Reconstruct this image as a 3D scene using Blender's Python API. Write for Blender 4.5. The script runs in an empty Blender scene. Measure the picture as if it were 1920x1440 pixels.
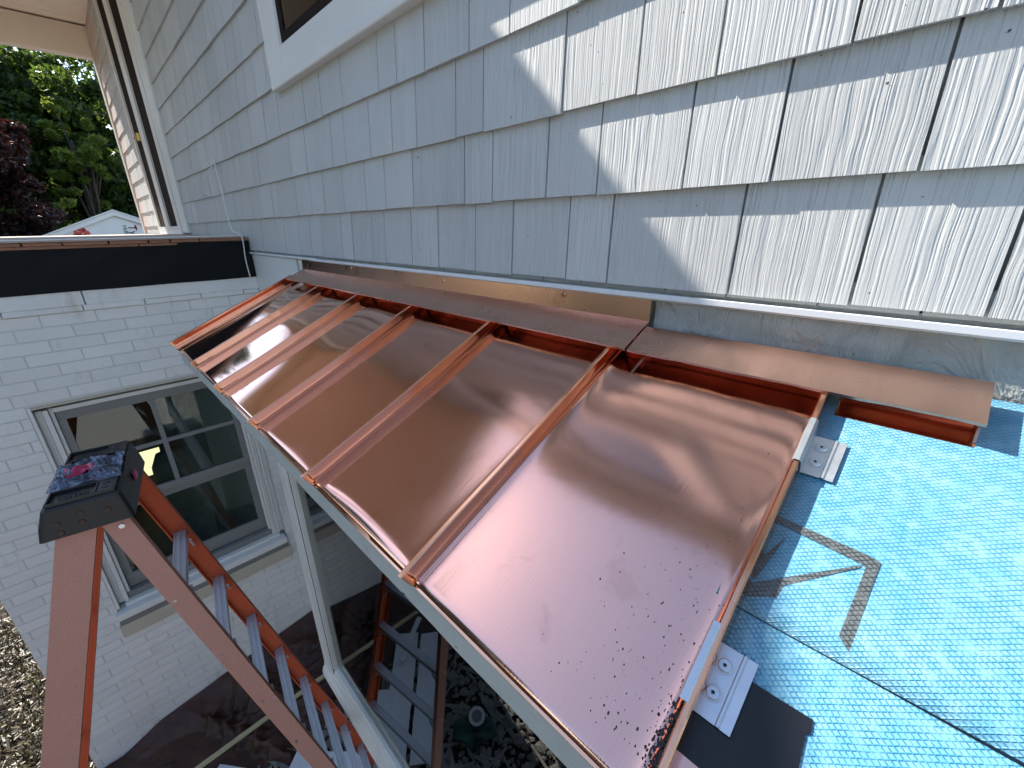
import bpy, bmesh, math, random
import numpy as np
from mathutils import Vector, Matrix

rnd = random.Random(7)
nrs = np.random.RandomState(11)
sc = bpy.context.scene
col = sc.collection
CH = 3.85                       # camera height above the ground; shapes below are written relative to the camera

# ------------------------------------------------------------------ camera
cam = bpy.data.cameras.new('camera')
cam.sensor_fit = 'HORIZONTAL'; cam.sensor_width = 36.0
cam.lens = 793.547 / 1920 * 36
cam.clip_start = 0.01; cam.clip_end = 500
camo = bpy.data.objects.new('camera', cam); col.objects.link(camo)
RT = Vector((0.70767705, 0.7063959, -0.01407221))
DN = Vector((0.23792208, -0.25701297, -0.93666292))
FW = Vector((-0.66527159, 0.65950676, -0.34994936))
m = Matrix.Identity(4)
for i in range(3):
    m[i][0] = RT[i]; m[i][1] = -DN[i]; m[i][2] = -FW[i]
m[2][3] = CH
camo.matrix_world = m
sc.camera = camo

# ------------------------------------------------------------------ sky and sun
TO_SUN = Vector((-0.705, -0.138, 0.697)).normalized()
world = bpy.data.worlds.new('World'); sc.world = world; world.use_nodes = True
wn = world.node_tree; wn.nodes.clear()
sky = wn.nodes.new('ShaderNodeTexSky'); sky.sky_type = 'NISHITA'; sky.sun_disc = False
sky.sun_elevation = math.asin(TO_SUN.z)
sky.sun_rotation = math.atan2(TO_SUN.x, TO_SUN.y)
sky.air_density = 1.0; sky.dust_density = 0.3; sky.ozone_density = 1.0
bgn = wn.nodes.new('ShaderNodeBackground'); bgn.inputs['Strength'].default_value = 0.15
wo = wn.nodes.new('ShaderNodeOutputWorld')
wn.links.new(sky.outputs[0], bgn.inputs[0]); wn.links.new(bgn.outputs[0], wo.inputs[0])
sun = bpy.data.lights.new('sun', 'SUN'); sun.energy = 5.0; sun.angle = math.radians(0.5); sun.color = (1.0, 0.965, 0.915)
suno = bpy.data.objects.new('sun', sun); col.objects.link(suno)
suno.rotation_euler = (-TO_SUN).to_track_quat('-Z', 'Y').to_euler(); suno.location = (-8, -3, 12)
sc.view_settings.view_transform = 'Standard'; sc.view_settings.look = 'None'
sc.view_settings.gamma = 1.0; sc.view_settings.use_curve_mapping = False
sc.view_settings.exposure = 1.33
sc.view_settings.use_white_balance = True; sc.view_settings.white_balance_temperature = 6750; sc.view_settings.white_balance_tint = 10
sc.cycles.use_denoising = True
sc.cycles.use_adaptive_sampling = True; sc.cycles.adaptive_threshold = 0.02
sc.cycles.max_bounces = 7; sc.cycles.glossy_bounces = 5; sc.cycles.transparent_max_bounces = 12
sc.cycles.sample_clamp_indirect = 6.0
sc.cycles.caustics_reflective = True

# ------------------------------------------------------------------ materials
class NT:
    def __init__(s, name):
        s.m = bpy.data.materials.new(name); s.m.use_nodes = True
        s.t = s.m.node_tree; s.b = s.t.nodes['Principled BSDF']; s.out = s.t.nodes['Material Output']
    def n(s, t, **kw):
        nd = s.t.nodes.new(t)
        for k, v in kw.items():
            if k[0] == '_': nd.inputs[k[1:].replace('_', ' ')].default_value = v
            else: setattr(nd, k, v)
        return nd
    def l(s, a, b): s.t.links.new(a, b)
    def coord(s, kind='pos', scale=(1, 1, 1)):
        if kind == 'pos': o = s.n('ShaderNodeNewGeometry').outputs['Position']
        elif kind == 'uv': o = s.n('ShaderNodeTexCoord').outputs['UV']
        else: o = s.n('ShaderNodeTexCoord').outputs['Object']
        mp = s.n('ShaderNodeMapping'); mp.inputs['Scale'].default_value = scale
        s.l(o, mp.inputs['Vector']); return mp.outputs[0]
    def noise(s, vec, scale=5, detail=4, rough=.55, dist=0):
        nd = s.n('ShaderNodeTexNoise'); nd.inputs['Scale'].default_value = scale
        nd.inputs['Detail'].default_value = detail; nd.inputs['Roughness'].default_value = rough
        nd.inputs['Distortion'].default_value = dist
        s.l(vec, nd.inputs['Vector']); return nd.outputs['Fac']
    def ramp(s, fac, stops):
        r = s.n('ShaderNodeValToRGB'); e = r.color_ramp.elements
        while len(e) < len(stops): e.new(.5)
        for el, (p, c) in zip(e, stops):
            el.position = p; el.color = (c[0], c[1], c[2], 1) if isinstance(c, (tuple, list)) else (c, c, c, 1)
        s.l(fac, r.inputs[0]); return r.outputs[0]
    def math(s, op, a, b=None, clamp=False):
        nd = s.n('ShaderNodeMath', operation=op); nd.use_clamp = clamp
        for i, v in enumerate((a, b)):
            if v is None: continue
            if isinstance(v, (int, float)): nd.inputs[i].default_value = v
            else: s.l(v, nd.inputs[i])
        return nd.outputs[0]
    def mix(s, fac, a, b):
        nd = s.n('ShaderNodeMix', data_type='RGBA')
        for sk, v in ((nd.inputs['Factor'], fac), (nd.inputs['A'], a), (nd.inputs['B'], b)):
            if isinstance(v, (int, float)): sk.default_value = v
            elif isinstance(v, (tuple, list)): sk.default_value = (v[0], v[1], v[2], 1)
            else: s.l(v, sk)
        return nd.outputs['Result']
    def bump(s, h, dist=.002, strength=1.0, normal=None):
        b = s.n('ShaderNodeBump'); b.inputs['Distance'].default_value = dist; b.inputs['Strength'].default_value = strength
        s.l(h, b.inputs['Height'])
        if normal is not None: s.l(normal, b.inputs['Normal'])
        s.l(b.outputs[0], s.b.inputs['Normal']); return b.outputs[0]
    def set(s, base=None, rough=None, metal=None, spec=None):
        for k, v in (('Base Color', base), ('Roughness', rough), ('Metallic', metal), ('Specular IOR Level', spec)):
            if v is None: continue
            sk = s.b.inputs[k]
            if isinstance(v, (int, float)): sk.default_value = v
            elif isinstance(v, (tuple, list)): sk.default_value = (v[0], v[1], v[2], 1)
            else: s.l(v, sk)
        return s.m

MAT = {}
def simple(name, c, rough=.5, metal=0, var=.12, scale=6, bump=0, bscale=60, spec=.4):
    t = NT(name); v = t.coord()
    f = t.noise(v, scale, 5, .6)
    t.set(t.mix(f, [x * (1 - var) for x in c], [min(1, x * (1 + var)) for x in c]), rough, metal, spec)
    if bump: t.bump(t.noise(v, bscale, 4, .6), bump)
    MAT[name] = t.m; return t.m

def mk_shingle():
    t = NT('shingle_paint')
    pos = t.n('ShaderNodeNewGeometry').outputs['Position']
    rn = t.n('ShaderNodeObjectInfo').outputs['Random']
    off = t.n('ShaderNodeCombineXYZ'); t.l(t.math('MULTIPLY', rn, 43.0), off.inputs[0]); t.l(t.math('MULTIPLY', rn, 17.0), off.inputs[2])
    ad = t.n('ShaderNodeVectorMath', operation='ADD'); t.l(pos, ad.inputs[0]); t.l(off.outputs[0], ad.inputs[1])
    p = ad.outputs[0]
    def mp(sx, sz):
        q = t.n('ShaderNodeMapping'); q.inputs['Scale'].default_value = (sx, 0, sz); t.l(p, q.inputs['Vector']); return q.outputs[0]
    warp = t.noise(mp(6, 5), 1, 3, .5)
    ws = t.math('MULTIPLY', t.math('SUBTRACT', warp, .5), t.math('MULTIPLY', t.noise(mp(9, 1.2), 1, 2, .5), .03))
    sx = t.n('ShaderNodeSeparateXYZ'); t.l(p, sx.inputs[0])
    xw = t.math('ADD', sx.outputs[0], ws)
    cb = t.n('ShaderNodeCombineXYZ'); t.l(t.math('MULTIPLY', xw, 235.0), cb.inputs[0]); t.l(t.math('MULTIPLY', sx.outputs[2], 2.4), cb.inputs[2])
    g = t.noise(cb.outputs[0], 1.0, 2.0, .5, .12)
    ridge = t.ramp(g, [(.38, 0), (.47, .8), (.62, 1)])
    cb2 = t.n('ShaderNodeCombineXYZ'); t.l(t.math('MULTIPLY', xw, 95.0), cb2.inputs[0]); t.l(t.math('MULTIPLY', sx.outputs[2], 4.0), cb2.inputs[2])
    g2 = t.noise(cb2.outputs[0], 1.0, 2.0, .5, .4)
    broad = t.ramp(g2, [(.42, 0), (.56, 1)])
    sel = t.ramp(t.noise(mp(7, .6), 1, 1, .5), [(.50, 0), (.70, 1)])
    h = t.mix(sel, ridge, t.math('ADD', t.math('MULTIPLY', broad, 1.2), t.math('MULTIPLY', ridge, .25)))
    fine = t.noise(mp(150, 150), 1, 3, .6)
    hh = t.math('ADD', h, t.math('MULTIPLY', fine, .22))
    amp = t.n('ShaderNodeMapRange'); t.l(t.noise(mp(3.1, 1.4), 1, 1, .5), amp.inputs[0]); amp.inputs['From Min'].default_value = .3; amp.inputs['From Max'].default_value = .7; amp.inputs['To Min'].default_value = .45; amp.inputs['To Max'].default_value = 1.15
    t.bump(t.math('MULTIPLY', hh, amp.outputs[0]), .0015, 1.0)
    dirt = t.ramp(t.noise(t.coord('pos', (1, 1, .25)), 2.2, 5, .6), [(.3, (.485, .49, .48)), (.7, (.545, .55, .535))])
    spk = t.ramp(t.noise(t.coord('pos', (1, 1, 1)), 55, 2, .5), [(.235, (.12, .12, .12)), (.25, (1, 1, 1))])
    mul = t.n('ShaderNodeMix', data_type='RGBA', blend_type='MULTIPLY'); mul.inputs['Factor'].default_value = 1
    t.l(dirt, mul.inputs['A']); t.l(spk, mul.inputs['B'])
    rv = t.math('ADD', t.math('MULTIPLY', rn, .13), .935)
    vm = t.n('ShaderNodeVectorMath', operation='SCALE'); t.l(mul.outputs['Result'], vm.inputs[0]); t.l(rv, vm.inputs['Scale'])
    MAT['shingle_paint'] = t.set(vm.outputs[0], .62, 0, .3)
mk_shingle()

def mk_brick():
    t = NT('brick_paint'); v = t.coord()
    f = t.noise(v, 3.0, 5, .6)
    c = t.ramp(f, [(.25, (.73, .72, .69)), (.75, (.81, .80, .765))])
    rn = t.n('ShaderNodeObjectInfo').outputs['Random']
    vm = t.n('ShaderNodeVectorMath', operation='SCALE'); t.l(c, vm.inputs[0]); t.l(t.math('ADD', t.math('MULTIPLY', rn, .07), .95), vm.inputs['Scale'])
    st = t.ramp(t.noise(t.coord('pos', (1, 1, .3)), 9, 5, .65), [(.28, (.80, .76, .70)), (.42, (1, 1, 1))])
    mul = t.n('ShaderNodeMix', data_type='RGBA', blend_type='MULTIPLY'); mul.inputs['Factor'].default_value = 1
    t.l(vm.outputs[0], mul.inputs['A']); t.l(st, mul.inputs['B'])
    t.bump(t.math('ADD', t.noise(v, 160, 4, .65), t.math('MULTIPLY', t.noise(v, 30, 3, .5), 1.5)), .0022, .8)
    MAT['brick_paint'] = t.set(mul.outputs['Result'], .55, 0, .35)
mk_brick()

def mk_copper(name, base, r0, r1, brush=.25, aniso=0.0):
    t = NT(name); v = t.coord()
    uv = t.coord('uv', (4, 120, 1))
    f = t.noise(v, 7, 4, .6)
    br = t.noise(uv, 3.0, 3, .6)
    c = t.mix(f, [x * .93 for x in base], [min(1, x * 1.05) for x in base])
    smudge = t.ramp(t.noise(v, 14, 5, .62, .6), [(.30, (.72, .66, .64)), (.40, (1, 1, 1))])
    mul = t.n('ShaderNodeMix', data_type='RGBA', blend_type='MULTIPLY'); mul.inputs['Factor'].default_value = .35
    t.l(c, mul.inputs['A']); t.l(smudge, mul.inputs['B'])
    fm = t.n('ShaderNodeMapRange'); t.l(t.math('ADD', t.math('MULTIPLY', f, .6), t.math('MULTIPLY', br, .4)), fm.inputs[0])
    fm.inputs['From Min'].default_value = .3; fm.inputs['From Max'].default_value = .7
    fm.inputs['To Min'].default_value = r0; fm.inputs['To Max'].default_value = r1
    t.bump(t.math('ADD', t.math('MULTIPLY', br, brush), t.noise(v, 2.2, 2, .5)), .0006, .55)
    MAT[name] = t.set(mul.outputs['Result'], fm.outputs[0], 1.0)
mk_copper('copper', (.72, .405, .33), .075, .145, .22)
mk_copper('copper_shiny', (.80, .475, .375), .03, .075, .08)
mk_copper('copper_seam', (.86, .43, .27), .10, .19, .06)
mk_copper('copper_brushed', (.56, .35, .27), .24, .34, .9)
mk_copper('copper_raw', (.80, .30, .19), .09, .17, .1)

def mk_membrane(name, printed=False):
    t = NT(name); uv = t.n('ShaderNodeTexCoord').outputs['UV']
    sp = t.n('ShaderNodeSeparateXYZ'); t.l(uv, sp.inputs[0])
    wob = t.math('MULTIPLY', t.math('SUBTRACT', t.noise(t.coord('uv', (1, 1, 1)), 14, 2, .5), .5), .35)
    a = t.math('ADD', t.math('MULTIPLY', sp.outputs[0], 1 / .0090), wob); b = t.math('MULTIPLY', sp.outputs[1], 1 / .0067)
    def tri(x): return t.math('ABSOLUTE', t.math('SUBTRACT', t.math('FRACT', x), .5))   # .5 on the line
    l1 = tri(t.math('ADD', a, b)); l2 = tri(t.math('SUBTRACT', a, b))
    ln = t.math('MAXIMUM', l1, l2)
    rib = t.math('MULTIPLY', t.ramp(ln, [(.30, 0), (.45, 1)]), t.ramp(t.noise(t.coord('uv', (1, 1, 1)), 60, 3, .6), [(.3, .25), (.55, 1)]))
    v = t.coord()
    n1 = t.noise(v, 45, 4, .6); n2 = t.noise(v, 5, 3, .5)
    if printed:
        cell = t.mix(n1, (.06, .072, .075), (.13, .15, .155)); ribc = (.022, .026, .028)
    else:
        cell = t.mix(t.ramp(t.math('ADD', t.math('MULTIPLY', n1, .6), t.math('MULTIPLY', n2, .4)), [(.35, 0), (.65, 1)]), (.085, .29, .41), (.21, .40, .48))
        ribc = t.mix(n2, (.018, .18, .36), (.05, .26, .42))
    t.bump(t.math('ADD', t.math('MULTIPLY', rib, .8), t.math('MULTIPLY', n1, .35)), .0012, .9)
    t.b.inputs['Coat Weight'].default_value = .35; t.b.inputs['Coat Roughness'].default_value = .28
    MAT[name] = t.set(t.mix(rib, cell, ribc), .36, 0, .6)
mk_membrane('blue_membrane'); mk_membrane('membrane_print', True)

def mk_wood(name, c0, c1, sc_=(2, 40, 40), rough=.6, bump=.0008):
    t = NT(name); f = t.noise(t.coord('obj', sc_), 3, 5, .6, .4)
    t.set(t.ramp(f, [(.3, c0), (.7, c1)]), rough, 0, .3); t.bump(f, bump); MAT[name] = t.m
mk_wood('cedar', (.22, .10, .06), (.36, .17, .10), (30, 3, 30))
mk_wood('lath_wood', (.36, .30, .16), (.52, .45, .27), (40, 3, 40))

def mk_primed():
    t = NT('primed_trim'); v = t.coord()
    c = t.ramp(t.noise(v, 9, 5, .65), [(.3, (.40, .425, .40)), (.7, (.47, .49, .46))])
    spk = t.ramp(t.noise(t.coord('pos', (.45, 1, 1)), 70, 3, .55), [(.27, (.10, .11, .10)), (.30, (1, 1, 1))])
    mul = t.n('ShaderNodeMix', data_type='RGBA', blend_type='MULTIPLY'); mul.inputs['Factor'].default_value = 1
    t.l(c, mul.inputs['A']); t.l(spk, mul.inputs['B'])
    t.bump(t.noise(t.coord('pos', (.3, 1, 1)), 120, 4, .6), .0012)
    MAT['primed_trim'] = t.set(mul.outputs['Result'], .6, 0, .3)
mk_primed()

def mk_fiberglass(name, c, speck):
    t = NT(name); v = t.coord()
    f = t.noise(v, 420, 3, .6); g = t.noise(v, 12, 4, .6)
    c2 = t.ramp(f, [(.36, [x * .72 for x in c]), (.55, c), (.68, speck)])
    st = t.ramp(t.noise(v, 34, 4, .6), [(.26, (.40, .33, .30)), (.33, (1, 1, 1))])
    mul = t.n('ShaderNodeMix', data_type='RGBA', blend_type='MULTIPLY'); mul.inputs['Factor'].default_value = 1
    t.l(t.mix(g, c2, [x * .9 for x in c]), mul.inputs['A']); t.l(st, mul.inputs['B'])
    t.bump(f, .0004)
    MAT[name] = t.set(mul.outputs['Result'], .6, 0, .3)
mk_fiberglass('fiberglass_faded', (.58, .275, .21), (.68, .43, .36))
mk_fiberglass('fiberglass_orange', (.62, .115, .045), (.68, .20, .11))

def mk_leaf(name, c0, c1, ct, fac=.45):
    t = NT(name)
    ri = t.n('ShaderNodeNewGeometry').outputs['Random Per Island']
    c = t.ramp(ri, [(.1, c0), (.9, c1)])
    t.set(c, .45, 0, .35)
    tr = t.n('ShaderNodeBsdfTranslucent'); t.l(t.ramp(ri, [(.1, [x * .6 for x in ct]), (.9, ct)]), tr.inputs[0])
    mx = t.n('ShaderNodeMixShader'); mx.inputs[0].default_value = fac
    t.l(t.b.outputs[0], mx.inputs[1]); t.l(tr.outputs[0], mx.inputs[2]); t.l(mx.outputs[0], t.out.inputs[0])
    MAT[name] = t.m
mk_leaf('leaf_green', (.018, .038, .011), (.05, .085, .022), (.12, .19, .022))
mk_leaf('leaf_light', (.055, .10, .02), (.11, .16, .035), (.42, .50, .06))
mk_leaf('leaf_purple', (.016, .008, .009), (.045, .018, .016), (.07, .020, .013), .35)
mk_leaf('straw', (.014, .012, .006), (.10, .072, .03), (.07, .07, .015), .15)

def mk_glass(name, ior=1.5, tint=(.8, .85, .83)):
    t = NT(name)
    fr = t.n('ShaderNodeFresnel'); fr.inputs[0].default_value = ior
    gl = t.n('ShaderNodeBsdfGlossy'); gl.inputs['Roughness'].default_value = 0.004; gl.inputs['Color'].default_value = (.95, .97, .96, 1)
    tp = t.n('ShaderNodeBsdfTransparent'); tp.inputs[0].default_value = (*tint, 1)
    mx = t.n('ShaderNodeMixShader'); t.l(fr.outputs[0], mx.inputs[0]); t.l(tp.outputs[0], mx.inputs[1]); t.l(gl.outputs[0], mx.inputs[2])
    t.l(mx.outputs[0], t.out.inputs[0]); MAT[name] = t.m
mk_glass('window_glass'); mk_glass('picture_glass', 1.62, (.62, .66, .64))

def mk_tarp():
    t = NT('tarp_plastic'); v = t.coord()
    f = t.noise(v, 5, 5, .65, .5)
    t.set(t.ramp(f, [(.3, (.030, .012, .009)), (.7, (.085, .036, .025))]), .42, 0, .35)
    t.bump(t.math('ADD', t.noise(t.coord('pos', (1, .5, 1)), 9, 5, .6, 1.4), t.math('MULTIPLY', t.noise(v, 40, 3, .6), .2)), .02, .7)
    MAT['tarp_plastic'] = t.m
mk_tarp()

def mk_wrap():
    t = NT('wall_wrap'); v = t.coord()
    w0 = t.noise(t.coord('pos', (1, 1, .45)), 9, 5, .62, 1.6)
    w = t.math('SUBTRACT', 1.0, t.math('MULTIPLY', t.math('ABSOLUTE', t.math('SUBTRACT', w0, .5)), 3.2), True)
    spk = t.ramp(t.noise(v, 60, 2, .5), [(.235, (.1, .1, .09)), (.25, (1, 1, 1))])
    mul = t.n('ShaderNodeMix', data_type='RGBA', blend_type='MULTIPLY'); mul.inputs['Factor'].default_value = 1
    t.l(t.ramp(w0, [(.3, (.29, .29, .265)), (.7, (.46, .46, .43))]), mul.inputs['A']); t.l(spk, mul.inputs['B'])
    t.bump(t.math('ADD', w, t.math('MULTIPLY', t.noise(v, 45, 4, .6), .15)), .011, .9)
    MAT['wall_wrap'] = t.set(mul.outputs['Result'], .5, 0, .35)
mk_wrap()

def mk_galv(name, c=(.62, .66, .70), r=.34, metal=.85):
    t = NT(name); v = t.coord()
    vo = t.n('ShaderNodeTexVoronoi'); vo.inputs['Scale'].default_value = 160; t.l(v, vo.inputs['Vector'])
    f = t.noise(v, 40, 4, .6)
    t.set(t.mix(f, [x * .8 for x in c], c), t.math('ADD', t.math('MULTIPLY', f, .2), r - .1), metal)
    MAT[name] = t.m
mk_galv('galvanised'); mk_galv('aluminium', (.60, .64, .69), .45, .35)

def mk_ground():
    t = NT('soil'); v = t.coord()
    f = t.noise(v, 3, 6, .65); g = t.noise(v, 40, 5, .65)
    t.set(t.ramp(t.math('ADD', t.math('MULTIPLY', f, .5), t.math('MULTIPLY', g, .5)), [(.3, (.025, .02, .015)), (.7, (.075, .06, .045))]), .9, 0, .2)
    t.bump(g, .03); MAT['soil'] = t.m
mk_ground()

simple('bounce_concrete', (.46, .44, .41), .85, var=.12, scale=2, bump=.003)
simple('white_trim', (.74, .73, .69), .45, var=.05, bump=.0006)
simple('grey_sash', (.21, .21, .205), .5, var=.06)
simple('cream_stone', (.50, .45, .36), .7, var=.10, bump=.001)
simple('white_alu', (.74, .76, .78), .3, var=.04)
simple('white_board', (.60, .62, .63), .6, var=.08, scale=3, bump=.001)
simple('pale_soffit', (.72, .62, .52), .6, var=.06, scale=3)
simple('pink_trim', (.62, .55, .49), .55, var=.06)
simple('bronze_screen', (.030, .021, .018), .9, var=.15, spec=.05)
simple('black_membrane', (.0065, .007, .0075), .7, var=.4, scale=4, bump=.002, bscale=12, spec=.2)
simple('black_tape', (.006, .007, .010), .32, var=.2, bump=.0008, bscale=25)
simple('black_plastic', (.016, .017, .019), .45, var=.35, scale=40, bump=.0006, bscale=240)
simple('black_caulk', (.012, .012, .012), .6)
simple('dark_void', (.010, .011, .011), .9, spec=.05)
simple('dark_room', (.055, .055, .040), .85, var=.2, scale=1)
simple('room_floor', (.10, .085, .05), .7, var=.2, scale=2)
simple('rubble_stone', (.20, .19, .17), .85, var=.35, scale=9, bump=.004, bscale=40)
simple('green_cloth', (.025, .075, .062), .7, var=.3, scale=20, bump=.01, bscale=30)
simple('dust_sheet', (.09, .11, .10), .6, var=.2, scale=6, bump=.012, bscale=9)
simple('brass', (.62, .42, .12), .3, 1.0)
simple('bark', (.07, .055, .045), .9, var=.3, scale=12, bump=.02, bscale=18)
t = NT('blue_film'); v = t.coord()
t.set(t.ramp(t.noise(v, 28, 5, .62, 1.5), [(.34, (.012, .014, .020)), (.52, (.075, .10, .16)), (.68, (.34, .40, .48))]), .2, 0, .7); t.bump(t.noise(v, 70, 4, .6, 1.0), .006); MAT['blue_film'] = t.m
simple('pink_film', (.45, .03, .10), .3, var=.3, scale=30)
simple('tyvek_white', (.74, .76, .78), .5, var=.06, scale=4, bump=.006, bscale=5)
simple('red_print', (.60, .09, .08), .6)
simple('black_print', (.02, .02, .025), .6)
simple('asphalt_roofing', (.42, .36, .31), .85, var=.15, scale=30)
simple('rusty', (.075, .045, .030), .6, .4, var=.3, scale=80)
simple('sealant', (.022, .014, .013), .5, var=.3)
simple('mortar_paint', (.62, .615, .59), .7, var=.06, bump=.001, bscale=150)
simple('white_plastic', (.66, .66, .63), .4)
simple('glove_red', (.35, .02, .02), .6)
simple('bounce_tint_shingle', (.60, .50, .44), .6, var=.06, bump=.001)  # warm bounce off the sunlit flat roof put into the shingle colour
simple('grey_starter', (.36, .37, .37), .7)
t = NT('lit_pane'); t.b.inputs['Emission Color'].default_value = (1.0, .95, .55, 1); t.b.inputs['Emission Strength'].default_value = .7
t.set((.6, .55, .35), .6); MAT['lit_pane'] = t.m

# ------------------------------------------------------------------ mesh helpers
class M:
    """collects points and faces (camera-relative coordinates)"""
    def __init__(s): s.v = []; s.f = []; s.uv = []
    def add(s, vs, fs, uv=None):
        o = len(s.v); s.v += [tuple(map(float, p)) for p in vs]; s.f += [tuple(i + o for i in f) for f in fs]
        s.uv += (uv if uv else [(p[0], p[2]) for p in vs]); return s
    def hexa(s, c, uv=None):   # 8 corners, 0-3 bottom ring, 4-7 top ring
        return s.add(c, [(3, 2, 1, 0), (4, 5, 6, 7), (0, 1, 5, 4), (1, 2, 6, 5), (2, 3, 7, 6), (3, 0, 4, 7)], uv)
    def box(s, x0, x1, y0, y1, z0, z1):
        return s.hexa([(x0, y0, z0), (x1, y0, z0), (x1, y1, z0), (x0, y1, z0), (x0, y0, z1), (x1, y0, z1), (x1, y1, z1), (x0, y1, z1)])
    def loft(s, rings, caps=True, closed=True):
        n = len(rings[0]); vs = [p for r in rings for p in r]; fs = []
        for i in range(len(rings) - 1):
            for j in range(n if closed else n - 1):
                k = (j + 1) % n; fs.append((i * n + j, i * n + k, (i + 1) * n + k, (i + 1) * n + j))
        if caps: fs += [tuple(reversed(range(n))), tuple(range((len(rings) - 1) * n, len(rings) * n))]
        return s.add(vs, fs)
    def tube(s, pts, r, n=8):
        rings = []
        pts = [Vector(p) for p in pts]
        for i, p in enumerate(pts):
            d = (pts[min(i + 1, len(pts) - 1)] - pts[max(i - 1, 0)]).normalized()
            a = d.cross(Vector((0, 0, 1)) if abs(d.z) < .9 else Vector((1, 0, 0))).normalized(); b = d.cross(a)
            rr = r[i] if isinstance(r, (list, tuple)) else r
            rings.append([p + a * math.cos(2 * math.pi * j / n) * rr + b * math.sin(2 * math.pi * j / n) * rr for j in range(n)])
        return s.loft(rings)
    def disc(s, c, ax, r, h, n=14, r2=None):
        c = Vector(c); ax = Vector(ax).normalized(); a = ax.cross(Vector((0, 0, 1)) if abs(ax.z) < .9 else Vector((1, 0, 0))).normalized(); b = ax.cross(a)
        r2 = r if r2 is None else r2
        mk = lambda rr, k: [c + ax * k + a * math.cos(2 * math.pi * j / n) * rr + b * math.sin(2 * math.pi * j / n) * rr for j in range(n)]
        return s.loft([mk(r, 0), mk(r2, h)])

def world_loc(o):
    p = Vector(o.location)
    while o.parent: o = o.parent; p += Vector(o.location)
    return p

def tag(o, label=None, cat=None, group=None, kind=None):
    if label: o['label'] = label
    if cat: o['category'] = cat
    if group: o['group'] = group
    if kind: o['kind'] = kind
    return o

def build(name, M_, mat, parent=None, smooth=False, kind=None, label=None, bevel=0, fixn=True):
    vs = np.array(M_.v, dtype=float).reshape(-1, 3); vs[:, 2] += CH
    lo, hi = vs.min(0), vs.max(0)
    org = np.array([(lo[0] + hi[0]) / 2, (lo[1] + hi[1]) / 2, lo[2]])
    me = bpy.data.meshes.new(name)
    me.from_pydata((vs - org).tolist(), [], M_.f)
    if fixn and len(M_.f) < 20000:
        bm = bmesh.new(); bm.from_mesh(me); bmesh.ops.recalc_face_normals(bm, faces=bm.faces); bm.to_mesh(me); bm.free()
    if M_.uv and len(M_.uv) == len(vs):
        ul = me.uv_layers.new(name='UVMap')
        li = np.zeros(len(me.loops), dtype=np.int32); me.loops.foreach_get('vertex_index', li)
        ul.data.foreach_set('uv', np.array(M_.uv, dtype=np.float32)[li].ravel())
    if smooth: me.polygons.foreach_set('use_smooth', [True] * len(me.polygons))
    me.materials.append(MAT[mat])
    o = bpy.data.objects.new(name, me); col.objects.link(o)
    if parent is not None:
        o.parent = parent; o.location = Vector(org) - world_loc(parent)
    else: o.location = org
    if bevel:
        b = o.modifiers.new('bevel', 'BEVEL'); b.width = bevel; b.segments = 2; b.limit_method = 'ANGLE'
    tag(o, label, None, None, kind); return o

def thing(name, label, cat, loc, group=None):
    o = bpy.data.objects.new(name, None); col.objects.link(o); o.empty_display_size = .1
    o.location = (loc[0], loc[1], loc[2] + CH); return tag(o, label, cat, group)

def shared(name, me, loc, scale, parent, rot=(0, 0, 0)):
    o = bpy.data.objects.new(name, me); col.objects.link(o)
    o.parent = parent; o.location = Vector((loc[0], loc[1], loc[2] + CH)) - world_loc(parent); o.scale = scale; o.rotation_euler = rot
    return o

def raw_mesh(name, M_, mat):
    me = bpy.data.meshes.new(name); me.from_pydata(M_.v, [], M_.f)
    bm = bmesh.new(); bm.from_mesh(me); bmesh.ops.recalc_face_normals(bm, faces=bm.faces); bm.to_mesh(me); bm.free()
    me.materials.append(MAT[mat]); return me

GZ = -CH                      # ground level relative to the camera
WY = .94                      # plane of the shingle butts
X0 = -3.67                    # face of the white brick wall

# ------------------------------------------------------------------ ground
gm = M(); gm.add([(-90, -60, GZ), (60, -60, GZ), (60, 60, GZ), (-90, 60, GZ)], [(0, 1, 2, 3)])
tag(build('ground', gm, 'soil'), kind='structure')
dm = M(); dm.box(3.0, 17, -9, 6, GZ + .004, GZ + .03); tag(build('bounce_slab', dm, 'bounce_concrete'), kind='structure')  # unseen pale slab added to bounce sunlight onto the brick wall

# ------------------------------------------------------------------ shingle wall
wall = thing('shingle_wall', 'pale grey upper house wall clad in staggered wood grain shingles above the copper roof', 'wall', (-2.5, WY, -.15))
wb = M(); wb.box(-9.26, 2.6, WY + .022, WY + .12, -.14, 3.3); build('backing', wb, 'grey_starter', wall)
PITCH = .202; Z0 = -.138; TOPROW = 17
ROWZ = [-.138, .069, .259, .463, .669, .867, 1.077] + [1.077 + .202 * k for k in range(1, 12)]
GAPS = {0: [-3.532, -3.316, -3.009, -2.885, -2.652, -2.489, -2.333, -2.101, -1.989, -1.693, -1.491, -1.318, -1.114, -.943, -.735, -.605, -.312, -.109, .056],
        1: [-3.402, -3.194, -2.987, -2.877, -2.59, -2.397, -2.229, -2.018, -1.805, -1.645, -1.446, -1.151, -1.021, -.81, -.649, -.435, -.27, -.068],
        2: [-3.112, -2.746, -2.576, -2.365, -2.067, -1.937, -1.718, -1.554, -1.395, -1.179, -1.052, -.762, -.561, -.395, -.189],
        3: [-2.489, -2.291, -2.108, -1.903, -1.607, -1.485, -1.318, -1.101, -.94, -.72, -.558, -.33, -.15]}
UWX0, UWX1, UWZ0, UWZ1 = -2.60, -.62, .645, 2.22      # outside of the upper window casing
shm = M()
shm.hexa([(0, 0, 0), (1, 0, 0), (1, .8, 0), (0, .8, 0), (0, 1, 1), (1, 1, 1), (1, 1.8, 1), (0, 1.8, 1)])
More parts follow.
